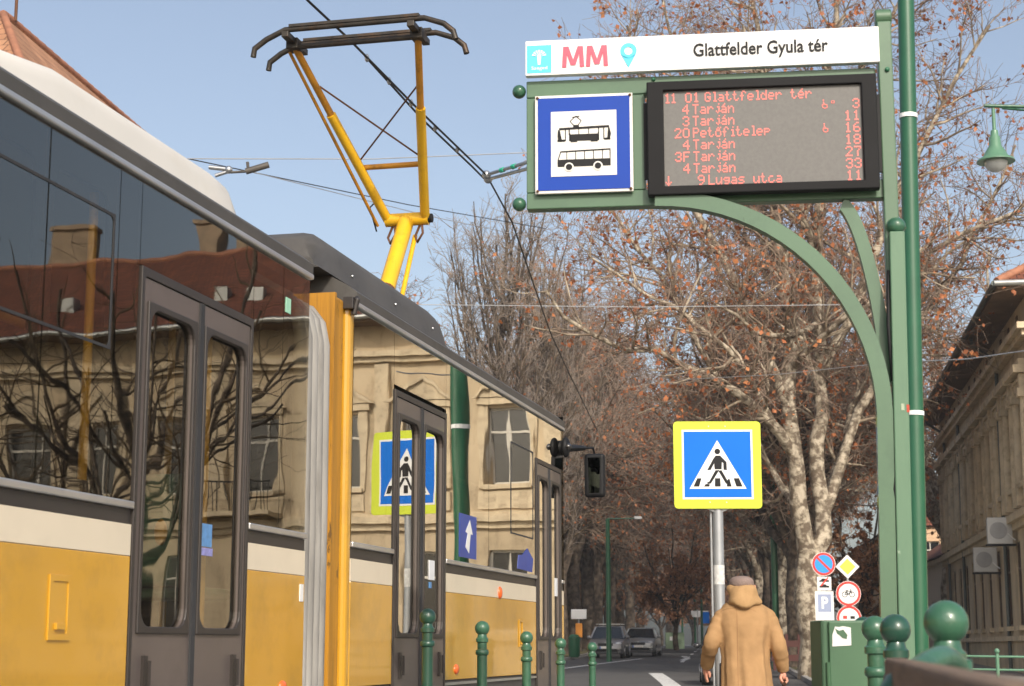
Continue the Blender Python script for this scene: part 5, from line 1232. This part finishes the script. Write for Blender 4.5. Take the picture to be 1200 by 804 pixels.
BRD = M('dark_branch', rgb('#61523f'), .9, var=.2, scale=.8); TWD = M('grey_twig', rgb('#93867a'), .9, var=.2, scale=.6)
LEAF2 = leaf_mat('copper_leaf', [rgb('#9a6a4a'), rgb('#c08c64'), rgb('#b07c58'), rgb('#cf9f78')])

# the large plane tree: main limbs follow the photograph
HB = np.array([*atY(954, 760, 50)[:2], gz(50) + .1])
def hl(*pts):
    return [tuple(atY(px, py, 50 + dy) - HB) for px, py, dy in pts]
hero = [([(0, 0, -.15)] + hl((951, 740, 0), (949, 690, 0), (948, 655, 0)), .52, .40, 1),
        (hl((948, 662, 0), (938, 600, -.2), (930, 520, -.5), (922, 470, -.6), (926, 420, -.5), (930, 375, -.3), (917, 330, 0), (912, 270, .3), (904, 160, .4), (890, 50, 0), (880, -60, 0)), .29, .045, .28),
        (hl((932, 535, -.4), (905, 492, -1.0), (885, 478, -1.4), (850, 452, -2), (800, 428, -2.6), (760, 412, -3), (715, 402, -3.4), (670, 378, -4), (640, 340, -4.2)), .18, .035, .12),
        (hl((948, 662, 0), (967, 610, .3), (957, 545, .4), (961, 450, .5), (958, 340, .4), (958, 250, .2), (967, 150, .2), (975, 40, 0), (985, -80, 0)), .27, .045, .25),
        (hl((965, 605, .3), (985, 545, .8), (1010, 475, 1.4), (1055, 400, 2), (1110, 330, 2.5), (1160, 240, 3), (1190, 170, 3)), .18, .035, .15),
        (hl((922, 472, -.6), (885, 390, -.4), (845, 305, -.2), (800, 215, 0), (762, 120, .3), (735, 30, .5)), .17, .04, .1),
        (hl((960, 445, .5), (1005, 340, .3), (1055, 225, 0), (1105, 120, -.3), (1160, 30, -.5)), .18, .04, .1),
        (hl((958, 300, .3), (925, 200, -.5), (905, 120, -1.2), (870, 30, -1.8)), .13, .04, .1),
        (hl((957, 380, .4), (925, 395, -.8), (890, 392, -1.6), (860, 372, -2.2), (825, 350, -2.6)), .11, .03, .1),
        (hl((845, 450, -2.1), (815, 400, -2), (780, 330, -1.6), (730, 270, -1.2), (690, 200, -1)), .10, .03, .05),
        (hl((905, 495, -1), (875, 440, -2), (850, 410, -2.6), (800, 370, -3), (740, 330, -3.2), (690, 300, -3.3)), .11, .03, .05),
        (hl((965, 150, .2), (1010, 80, 1.5), (1050, 10, 2.2), (1080, -60, 2.5)), .10, .03, .05),
        (hl((1055, 400, 2), (1090, 300, 1.2), (1140, 270, .6), (1200, 240, 0), (1240, 200, 0)), .11, .03, .05),
        (hl((930, 430, -.5), (955, 400, -2), (990, 370, -3), (1030, 350, -3.6), (1080, 290, -4)), .11, .03, .08),
        (hl((912, 280, .3), (870, 230, 1.2), (830, 160, 2), (790, 60, 2.4), (770, -30, 2.6)), .11, .03, .05),
        (hl((938, 600, -.2), (910, 560, 2), (870, 520, 3.5), (820, 490, 4.5), (770, 470, 5)), .13, .03, .1),
        (hl((961, 500, .5), (940, 400, 3), (900, 300, 4.5), (860, 200, 5.5), (840, 100, 6)), .14, .03, .1),
        (hl((965, 600, .3), (1000, 480, 3), (1030, 380, 4.5), (1060, 280, 5.5), (1080, 170, 6)), .14, .03, .1)]
hm = make_tree('hero', hero, 3, (BARKP, BARKB, TWIG, LEAF), dens=(3.0, 4.0, 4.0), lens=((1.3, 3.4), (.6, 1.6), (.3, .85)), leafn=10500, leafs=.155, minr=.0085)
plant(hm, 'plane_tree', tuple(HB), 'large plane tree with pale mottled limbs behind the signs', 'plane trees along the avenue')
def auto_plane(seed, H, trunk_r, fork, nl, spread):
    rng = np.random.default_rng(seed); limbs = [([(0, 0, -.15), (rng.normal(0, .1), rng.normal(0, .1), fork * .5), (0, 0, fork)], trunk_r, trunk_r * .75, 1)]
    for i in range(nl):
        a = 2 * math.pi * (i + rng.uniform(-.3, .3)) / nl; s = spread * rng.uniform(.35, 1.05); h = H * rng.uniform(.8, 1.0) * (1 - .25 * (s / spread) ** 2)
        c, sn = math.cos(a), math.sin(a); z0 = fork * rng.uniform(.85, 1.0)
        pts = [(0, 0, z0), (c * s * .3, sn * s * .3, z0 + (h - z0) * .22), (c * s * .6, sn * s * .6, z0 + (h - z0) * .5), (c * s * .85, sn * s * .85, z0 + (h - z0) * .78), (c * s, sn * s, h)]
        limbs.append((pts, trunk_r * .5, .035, .12))
        for k in range(2):
            b = a + rng.uniform(-1, 1); f = rng.uniform(.25, .6); p = np.array(pts[1]) * (1 - f) + np.array(pts[2]) * f; l_ = spread * rng.uniform(.4, .8)
            limbs.append(([tuple(p), (p[0] + math.cos(b) * l_ * .5, p[1] + math.sin(b) * l_ * .5, p[2] + l_ * .35), (p[0] + math.cos(b) * l_, p[1] + math.sin(b) * l_, p[2] + l_ * .8)], trunk_r * .24, .03, .1))
    return limbs
pm = [make_tree('plane%d' % i, auto_plane(11 + i, 22, .48, 5.0, 9, 6.2), 21 + i, (BARKP if i else BARKD, BARKB, TWIG, LEAF), dens=(2.6, 3.2, 3.2), leafn=7000, leafs=.17, minr=.014, up=(-.01, .0, .0)) for i in range(2)]
pd = make_tree('avenue', auto_plane(31, 18, .42, 4.0, 7, 3.6), 33, (BARKD, BRD, TWIG, LEAF), dens=(2.8, 3.4, 3.2), leafn=3500, leafs=.17, minr=.014, up=(.0, -.01, -.02))
labs = ['plane tree directly behind the large pale-limbed one', 'plane tree farther along the right verge with brown leaves', 'distant plane tree on the right beyond the parked cars', 'far plane tree near the end of the right row', 'next to last plane tree on the right of the avenue', 'sixth plane tree in the right row beyond the arch', 'last plane tree visible on the right of the avenue']
for i, (y, off, j, rz, sc) in enumerate(((61, 4.9, 0, .3, .85), (76, 5.2, 1, 1.7, .85), (90, 5.4, 0, 3.0, 1.0), (104, 5.9, 1, 4.0, 1.1), (122, 6, 0, 5.1, 1.15), (142, 6, 1, .8, 1.2), (165, 6, 0, 2.2, 1.2))):
    plant(pm[j], 'plane_tree', (cx(y) + off, y, gz(y)), labs[i], 'plane trees along the avenue', rz, sc)
plant(pm[1], 'plane_tree', (21.5, 84, .4), 'plane tree rising behind the roof of the corner building', 'plane trees along the avenue', 2.2, 1.1)
labs = ['dark avenue tree nearest the front of the tram', 'second dark avenue trunk right of the tram', 'third dark avenue tree behind the car with roof bars', 'avenue tree behind the two silver cars', 'fifth avenue tree along the left verge', 'sixth avenue tree along the left verge', 'far avenue tree left of the vanishing road', 'farthest avenue tree left of the vanishing road']
for i, (y, off, rz, sc) in enumerate(((91, -6.0, .2, 1.15), (101, -6.1, 1.5, 1.25), (111, -6.0, 2.9, 1.3), (123, -6.2, 4.1, 1.35), (137, -6, 5.2, 1.35), (152, -6.1, .9, 1.35), (170, -6, 2.2, 1.4), (195, -6, 3.3, 1.4))):
    plant(pd, 'avenue_tree', (cx(y) + off, y, gz(y)), labs[i], 'dark trunked trees along the left verge', rz, sc)
for i, (y, x, rz) in enumerate(((185, 24, 1.), (215, 26, 2.), (230, 21, 3.), (235, 30, 4.4))):
    plant(pm[i % 2], 'plane_tree', (x, y, gz(y)), ('distant tree closing the avenue behind the crossing sign', 'distant tree at the very end of the avenue', 'distant tree left of the avenue end', 'distant tree right of the avenue end')[i], 'plane trees along the avenue', rz, 1.15)
for i, (y, off, rz, sc) in enumerate(((88, -13, .7, 1.0), (108, -14, 2.4, 1.1), (132, -13.5, 3.9, 1.1))):
    plant(pd, 'avenue_tree', (cx(y) + off, y, gz(y)), ('garden tree rising over the tram front', 'garden tree behind the left avenue row', 'far garden tree behind the left avenue row', 'tree just left of the gantry arch leg', 'tree behind the end of the corner building')[i], 'trees behind the avenue rows', rz, sc)
# tall bare tree left of the sign frame
def auto_upright(seed, H, trunk_r, nl, spread):
    rng = np.random.default_rng(seed); limbs = [([(0, 0, -.15), (.1, 0, H * .3), (-.1, .1, H * .65), (0, 0, H * .98)], trunk_r, .03, .18)]
    for i in range(nl):
        z0 = H * rng.uniform(.10, .78); a = rng.uniform(0, 2 * math.pi); c, s = math.cos(a), math.sin(a); prof_ = 1.15 - abs((z0 / H) - .3) * 1.3; l_ = spread * prof_ * rng.uniform(.7, 1.15); top = min(H * rng.uniform(.86, .99), z0 + rng.uniform(5, 10))
        limbs.append(([(0, 0, z0), (c * l_ * .45, s * l_ * .45, z0 + (top - z0) * .25), (c * l_ * .8, s * l_ * .8, z0 + (top - z0) * .6), (c * l_, s * l_, top)], trunk_r * .22, .02, .1))
    return limbs
um = make_tree('bare', auto_upright(5, 20.5, .34, 42, 3.1), 8, (BARKD, BRD, TWD, LEAF), dens=(1.9, 2.7, 2.7), lens=((.9, 2.2), (.5, 1.2), (.25, .6)), angs=(38, 38, 36), up=(.12, .08, .05), leafn=120, leafs=.13, minr=.0105)
bx_, by_ = float(atY(592, 700, 72)[0]), 72
plant(um, 'bare_tree', (bx_, by_, gz(72)), 'tall bare tree with upright twigs left of the sign frame', 'bare upright trees')
plant(um, 'bare_tree', (float(atY(640, 700, 82)[0]), 82, gz(82)), 'slimmer bare tree just right of the tallest bare tree', 'bare upright trees', 2.1, (.85, .85, .98))
cm = make_tree('copper', auto_plane(51, 8.5, .2, 1.6, 6, 2.6), 52, (BARKD, BRD, TWIG, LEAF2), dens=(2.0, 2.6, 2.2), lens=((1.0, 2.0), (.5, 1.0), (.25, .5)), leafn=7000, leafs=.2, minr=.012)
plant(cm, 'copper_leaved_tree', (float(atY(792, 700, 112)[0]), 112, gz(112)), 'small tree keeping dense copper leaves beside the road', 'copper-leaved trees')
plant(cm, 'copper_leaved_tree', (float(atY(1000, 700, 76)[0]), 76, gz(76)), 'copper-leaved small tree behind the signs', 'copper-leaved trees', 2., .9)
for i, (px, Y, rz, sc) in enumerate(((690, 150, 0., 1.0), (735, 185, 1., 1.2), (775, 215, 2., 1.3), (812, 250, 3., 1.5), (845, 235, 4., 1.4), (880, 200, 5., 1.3), (910, 150, .5, 1.1))):
    plant(cm, 'copper_leaved_tree', (float(atY(px, 760, Y)[0]), Y, gz(Y)), ('low leafy tree behind the left avenue trunks', 'low leafy tree behind the second silver car', 'low leafy tree left of the vanishing road', 'low leafy tree closing the end of the road', 'low leafy tree right of the road end behind the sign pole', 'low leafy tree behind the person in tan coat', 'low leafy tree behind the far parked car')[i], 'copper-leaved trees', rz, sc)
# bare street tree on the square, seen in the tram's windows
sq = make_tree('square', auto_plane(71, 9.5, .12, 2.4, 6, 3.2), 72, (BARKD, BRD, BRD, LEAF), dens=(1.2, 1.6, 1.6), lens=((1.0, 2.4), (.6, 1.4), (.3, .8)), leafn=0, minr=.006)
for i, (x, y, rz) in enumerate(((13.5, 26, 0), (19.5, 31, 2))):
    plant(sq, 'square_tree', (x, y, .1), ('bare small tree on the square reflected in the tram door', 'bare small tree on the square reflected in the tram windows')[i], 'bare trees on the square', rz, 1)

# ------------------------------------------------------------------ person
PY_ = 13.1; PX = float(atY(870, 740, PY_)[0]); kp = PY_ / (F / math.cos(PITCH))
PZ = .11
person = None
def pq(px, py, dy=0.):
    v = atY(px, py, PY_ + dy); return Vector((v[0] - PX, v[1] - PY_, v[2] - PZ))
SKIN = M('skin', rgb('#c9917a'), .55, var=.08, scale=20)
def skin_body(name, verts, edges, radii, mat, parent=None, sub=2):
    m = bpy.data.meshes.new(name); m.from_pydata([tuple(v) for v in verts], edges, [])
    o = bpy.data.objects.new(name, m); COL.objects.link(o); o.parent = parent
    s = o.modifiers.new('skin', 'SKIN'); s.use_smooth_shade = True
    for i, r in enumerate(radii):
        rr = r if hasattr(r, '__len__') else (r, r); m.skin_vertices[0].data[i].radius = rr; m.skin_vertices[0].data[i].use_root = (i == 0)
    b = o.modifiers.new('subdivision', 'SUBSURF'); b.levels = sub; b.render_levels = sub
    m.materials.append(mat); return o
pr_ = thing('person', (PX, PY_, PZ), 'person in tan hooded coat and mauve beret walking away with cane', 'person')
zt_ = pq(870, 675).z
shL, shR = pq(851, 717), pq(895, 717); elL, elR = pq(834, 752, -.02), pq(912, 757, -.05); wrL, wrR = pq(828, 779, .16), pq(918, 787, .02)
neck = pq(871, 712); V = [(0.02, 0, .80), (.02, 0, 1.0), tuple(Vector((neck.x, .0, 1.20))), tuple(neck), tuple(pq(871, 700, .03)), tuple(pq(871, 688, .04)), tuple(pq(871, 680, .03)),
     tuple(shL), tuple(elL), tuple(wrL), tuple(shR), tuple(elR), tuple(wrR),
     (-.09, .02, .76), (-.10, .08, .43), (-.10, .02, .07), (-.10, .16, .03), (.12, -.02, .76), (.12, -.06, .43), (.12, -.2, .09), (.12, -.08, .03)]
E_ = [(0, 1), (1, 2), (2, 3), (3, 4), (4, 5), (5, 6), (2, 7), (7, 8), (8, 9), (2, 10), (10, 11), (11, 12), (0, 13), (13, 14), (14, 15), (15, 16), (0, 17), (17, 18), (18, 19), (19, 20)]
RD = [(.14, .11), (.13, .10), (.13, .10), .05, .075, .085, .06, .035, .035, .028, .035, .035, .028, .085, .06, .045, .04, .085, .06, .045, .04]
skin_body('body', V, E_, RD, SKIN, pr_)
# right hand: palm and five fingers closed on the cane handle
hc = pq(918, 792, .02)
mb = MB(); mb.ball(hc + Vector((0, 0, .005)), .036, 14, 10, (.62, 1.0, 1.15))
for i, (dy, ln) in enumerate(((-.030, .040), (-.010, .044), (.010, .042), (.028, .034))):
    b = hc + Vector((.004, dy, -.028)); mb.tube([b + Vector((.012, 0, .015)), b + Vector((.020, 0, -.008)), b + Vector((.010, 0, -ln * .55)), b + Vector((-.012, 0, -ln * .6)), b + Vector((-.02, 0, -ln * .25))], [.011, .0105, .010, .0095, .008], 8)
mb.tube([hc + Vector((-.016, -.03, .01)), hc + Vector((-.028, -.038, -.014)), hc + Vector((-.018, -.04, -.04))], [.013, .012, .010], 8)
mb.build('hand', SKIN, pr_, smooth=70)
hcl = wrL + Vector((-.005, .03, -.045)); mb = MB(); mb.ball(hcl, .036, 14, 10, (.62, 1.0, 1.2))
for i, dy in enumerate((-.03, -.01, .01, .028)): mb.tube([hcl + Vector((0, dy, -.02)), hcl + Vector((.004, dy, -.055)), hcl + Vector((.014, dy, -.085))], [.011, .010, .008], 8)
mb.tube([hcl + Vector((.01, -.03, .01)), hcl + Vector((.026, -.036, -.02)), hcl + Vector((.028, -.036, -.05))], [.013, .012, .009], 8)
mb.build('hand', SKIN, pr_, smooth=70)
# coat: one surface grown from torso rings, sleeves and hood
COAT = M('tan_wool', (.39, .235, .113), .95, var=.13, scale=7, bump=.3, bscale=190, spec=.1)
rng = np.random.default_rng(4)
mb = MB(); rings = []
def cz(py): return pq(870, py).z
prof = [(cz(702), 872, 9, .06, .03), (cz(706), 872, 19, .10, .02), (cz(710), 872, 25, .125, .01), (cz(717), 872.5, 29.5, .14, 0), (cz(732), 872.5, 31, .155, -.01), (cz(755), 872, 29, .16, -.01), (cz(775), 872, 28, .17, -.01), (cz(804), 872.5, 30, .19, -.02), (cz(840), 872.5, 33, .21, -.03), (cz(875), 873, 36, .23, -.03), (cz(878), 873, 33, .20, -.03)]
k = 48
for z, pxc, hwp, dp, dy in prof:
    c = pq(pxc, 740); hx = hwp * kp; f = min(1, max(0, (1.15 - z) / .5))
    for j in range(k):
        a = 2 * math.pi * j / k; fold = 1 + f * (.045 * math.sin(5 * a + 1.0) + .045 * math.sin(9 * a + 2.1 + z * 2) + .03 * math.sin(15 * a + z * 3))
        mb.v.append((c.x + hx * math.cos(a) * fold, dy + dp * math.sin(a) * fold, z))
n = len(prof); mb.f = [(i * k + j, (i + 1) * k + j, (i + 1) * k + (j + 1) % k, i * k + (j + 1) % k) for i in range(n - 1) for j in range(k)] + [tuple(range(k)), tuple(range((n - 1) * k, n * k))]
def sleeve(pts, rs):
    P = smooth_path([Vector(p) for p in pts], 6); R_ = np.interp(np.linspace(0, 1, len(P)), np.linspace(0, 1, len(rs)), rs)
    R_ = [r * (1 + .04 * math.sin(i * 1.5) + .03 * math.sin(i * 2.3 + 1)) for i, r in enumerate(R_)]
    mb.tube(P, list(R_), 18)
sleeve([shL + Vector((.03, 0, -.01)), shL + Vector((-.035, 0, -.05)), (shL + elL) / 2 + Vector((-.01, 0, 0)), elL + Vector((0, -.02, 0)), (elL + wrL) / 2 + Vector((-.003, -.01, 0)), wrL + Vector((0, 0, -.005))], [.062, .066, .064, .062, .056, .05])
sleeve([shR + Vector((-.03, 0, -.01)), shR + Vector((.035, 0, -.05)), (shR + elR) / 2 + Vector((.012, 0, 0)), elR + Vector((0, -.02, 0)), (elR + wrR) / 2 + Vector((.004, -.01, 0)), wrR + Vector((0, 0, .005))], [.062, .066, .063, .061, .055, .045])
coat = mb.build('coat', COAT, pr_)
rm = coat.modifiers.new('remesh', 'REMESH'); rm.mode = 'VOXEL'; rm.voxel_size = .009; rm.use_smooth_shade = True
sm = coat.modifiers.new('smooth', 'SMOOTH'); sm.factor = .5; sm.iterations = 5
tx = bpy.data.textures.new('folds', 'CLOUDS'); tx.noise_scale = .13; tx.noise_depth = 1
dm_ = coat.modifiers.new('folds', 'DISPLACE'); tx.noise_scale = .085; dm_.texture = tx; dm_.strength = .012; dm_.mid_level = .5; dm_.texture_coords = 'LOCAL'
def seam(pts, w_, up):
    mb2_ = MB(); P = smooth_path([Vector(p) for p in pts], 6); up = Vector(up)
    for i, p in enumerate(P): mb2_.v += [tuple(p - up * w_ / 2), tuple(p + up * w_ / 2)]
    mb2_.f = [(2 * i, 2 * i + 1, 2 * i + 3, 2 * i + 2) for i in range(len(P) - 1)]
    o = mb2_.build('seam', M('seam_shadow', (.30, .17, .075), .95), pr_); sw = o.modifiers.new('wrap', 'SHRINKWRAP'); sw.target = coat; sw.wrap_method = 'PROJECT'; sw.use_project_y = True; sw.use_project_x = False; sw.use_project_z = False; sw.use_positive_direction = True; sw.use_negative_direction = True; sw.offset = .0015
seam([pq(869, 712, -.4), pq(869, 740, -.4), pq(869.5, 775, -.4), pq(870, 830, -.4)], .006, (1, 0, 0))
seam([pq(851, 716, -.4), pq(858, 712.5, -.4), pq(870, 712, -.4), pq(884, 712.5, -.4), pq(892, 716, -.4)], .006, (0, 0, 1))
# hood lying on the shoulders
mb = MB(); hood = [(cz(711), 872, 14, .08, .0), (cz(709), 872, 19, .14, -.03), (cz(706), 872, 20, .155, -.035), (cz(702), 871.5, 18, .145, -.03), (cz(697), 871, 16.5, .130, -.015), (cz(692), 870.5, 17, .128, -.005), (cz(688), 870.5, 16.5, .118, .0), (cz(685), 870.5, 14.5, .105, .01)]
k = 40
for z, pxc, hwp, dp, dy in hood:
    c = pq(pxc, 740); hx = hwp * kp
    for j in range(k):
        a = 2 * math.pi * j / k; back = max(0, -math.sin(a)); fold = 1 + .05 * math.sin(3 * a + z * 22) + .04 * math.sin(5 * a - z * 34)
        dz = -.035 * back ** 5 * (1 if z < cz(704) else .15)
        mb.v.append((c.x + hx * math.cos(a) * fold, dy + dp * math.sin(a) * fold, z + dz))
n = len(hood); mb.f = [(i * k + j, (i + 1) * k + j, (i + 1) * k + (j + 1) % k, i * k + (j + 1) % k) for i in range(n - 1) for j in range(k)] + [tuple(range(k)), tuple(range((n - 1) * k, n * k))]
hood_o = mb.build('hood', M('tan_wool_hood', (.42, .26, .124), .95, var=.13, scale=7, bump=.3, bscale=190, spec=.1), pr_, smooth=80)
sb = hood_o.modifiers.new('subdivision', 'SUBSURF'); sb.levels = 1; sb.render_levels = 1
d2 = hood_o.modifiers.new('folds', 'DISPLACE'); tx2 = bpy.data.textures.new('hood_folds', 'CLOUDS'); tx2.noise_scale = .08; d2.texture = tx2; d2.strength = .022; d2.texture_coords = 'LOCAL'
mb = MB(); hat = [(cz(690), 13.5, .1), (cz(687), 14.6, .112), (cz(682.5), 14.9, .118), (cz(678.5), 13.6, .108), (cz(675.8), 9.8, .08), (cz(674.6), 3, .02)]
for z, hwp, dp in hat:
    for j in range(28):
        a = 2 * math.pi * j / 28; w_ = 1 + .02 * math.sin(3 * a + 1); mb.v.append((pq(870.5, 740).x + hwp * kp * math.cos(a) * w_, .02 + dp * math.sin(a) * w_, z))
n = len(hat); mb.f = [(i * 28 + j, (i + 1) * 28 + j, (i + 1) * 28 + (j + 1) % 28, i * 28 + (j + 1) % 28) for i in range(n - 1) for j in range(28)] + [tuple(range(28)), tuple(range((n - 1) * 28, n * 28))]
ht = mb.build('beret', M('mauve_felt', rgb('#86746c'), .95, var=.1, scale=12, bump=.3, bscale=60), pr_, smooth=80)
sb = ht.modifiers.new('subdivision', 'SUBSURF'); sb.levels = 1; sb.render_levels = 1
HAIR = M('grey_hair', (.25, .23, .21), .8)
# face, turned away: nose, ears
hx = pq(871, 690, .03)
MB().ball(hx + Vector((0, .10, -.005)), .02, 10, 8, (.7, 1, 1.2)).build('nose', SKIN, pr_, smooth=70)
for s in (-1, 1):
    MB().ball(hx + Vector((s * .088, .0, 0)), .026, 10, 8, (.4, .8, 1.2)).build('ear', SKIN, pr_, smooth=70)
    MB().ball(hx + Vector((s * .032, .082, .012)), .012, 8, 6).build('eye', WHITE, pr_, smooth=70)
MB().box(hx.x - .025, hx.x + .025, hx.y + .088, hx.y + .095, hx.z - .05, hx.z - .044).build('mouth', M('lip', rgb('#a5605a'), .6), pr_)
SHOE = M('dark_shoe', (.03, .025, .02), .5); TRS = M('dark_trousers', (.04, .04, .05), .9)
for x, y0 in ((-.10, .1), (.12, -.12)):
    MB().ball((x, y0, .045), .1, 14, 10, (.5, 1.4, .5)).build('shoe', SHOE, pr_, smooth=70)
    MB().tube([(x, y0 - .04, .08), (x * .95, y0 * .6, .45), (x * .8, 0, .75)], [.065, .085, .10], 14).build('trouser_leg', TRS, pr_, smooth=70)
# cane held in the right hand
cn = thing('walking_cane', (PX + hc.x, PY_ + hc.y, PZ), 'dark wooden cane held in the right hand of the person', 'cane')
MB().tube([(0, .0, 0), (0, -.0, hc.z - .05)], .011, 10).build('stick', M('cane_wood', rgb('#3f2a1e'), .4), cn, smooth=70)
MB().tube([(0, -.06, hc.z - .062), (0, 0, hc.z - .045), (0, .06, hc.z - .052)], .014, 10).build('grip', M('cane_wood', (.1, .1, .1)), cn, smooth=70)

# ------------------------------------------------------------------ small far things on the left verge
def fx(px, Y): return float(atY(px, 760, Y)[0])
t = thing('litter_bin', (fx(673, 80), 80, gz(80) + .1), 'green litter bin at the foot of the avenue trees', 'bin')
MB().lathe([(.2, 0), (.26, .1), (.28, .85), (.3, .86), (.3, .92), (.22, .95)], k=16).build('body', GREEN_P, t, smooth=40)
MB().lathe([(.24, .951), (.2, 1.02), (.05, 1.06)], k=16).build('lid', GREEN_D, t, smooth=40)
t = thing('notice_box', (fx(678.5, 81), 81, gz(81) + .1), 'orange notice box on a post left of the silver cars', 'notice box')
MB().box(-.16, .16, -.1, .1, .9, 1.55).build('box', M('orange_box', rgb('#d88a2c'), .6), t, bevel=.02)
MB().box(-.36, .36, -.12, .12, 1.75, 2.2).build('white_board', WHITE, t, bevel=.02); MB().tube([(0, 0, 0), (0, 0, 1.8)], .04, 8).build('post', STEEL, t)
t = thing('utility_cabinet', (fx(791, 130), 130, gz(130)), 'pale green distribution box far along the left verge', 'cabinet')
MB().box(-.7, .7, -.2, .2, 0, 1.2).build('body', M('pale_green_box', rgb('#7d9378'), .6), t, bevel=.02); MB().box(-.4, .1, -.215, -.201, .6, .9).build('label_panel', WHITE, t)
t = thing('direction_sign', (fx(818, 140), 140, gz(140)), 'small blue and white direction sign far down the avenue', 'road sign')
MB().tube([(0, 0, 0), (0, 0, 3.1)], .05, 8).build('post', STEEL, t); MB().box(-.5, .9, -.03, .03, 2.5, 3.0).build('white_arm', WHITE, t); MB().box(.35, .95, -.06, -.031, 2.0, 2.9).build('blue_plate', SBLUE, t)
t = thing('post_barrier', (fx(940, 56), 56, gz(56) + .1), 'dark red cafe barrier beside the plane tree trunk', 'barrier')
for x in (-.9, -.5, -.1, .3): MB().box(x - .05, x + .05, -.05, .05, 0, 1.15).build('upright', M('dark_red_wood', rgb('#4c2620'), .7), t)
MB().box(-1, .4, -.04, .04, .75, .95).box(-1, .4, -.04, .04, .3, .5).build('rails', M('dark_red_wood', (.1, .1, .1)), t)

# ------------------------------------------------------------------ air
hz = MB().box(-140, 140, -60, 420, -1.2, 34).build('haze', None, kind='stuff')
hm_ = bpy.data.materials.new('haze_air'); hm_.use_nodes = True; t_ = hm_.node_tree; t_.nodes.remove(t_.nodes['Principled BSDF'])
pv = t_.nodes.new('ShaderNodeVolumePrincipled'); pv.inputs['Color'].default_value = (.86, .9, .95, 1); pv.inputs['Density'].default_value = .00045; pv.inputs['Anisotropy'].default_value = .0
t_.links.new(pv.outputs[0], t_.nodes['Material Output'].inputs['Volume'])
hz.data.materials.append(hm_)
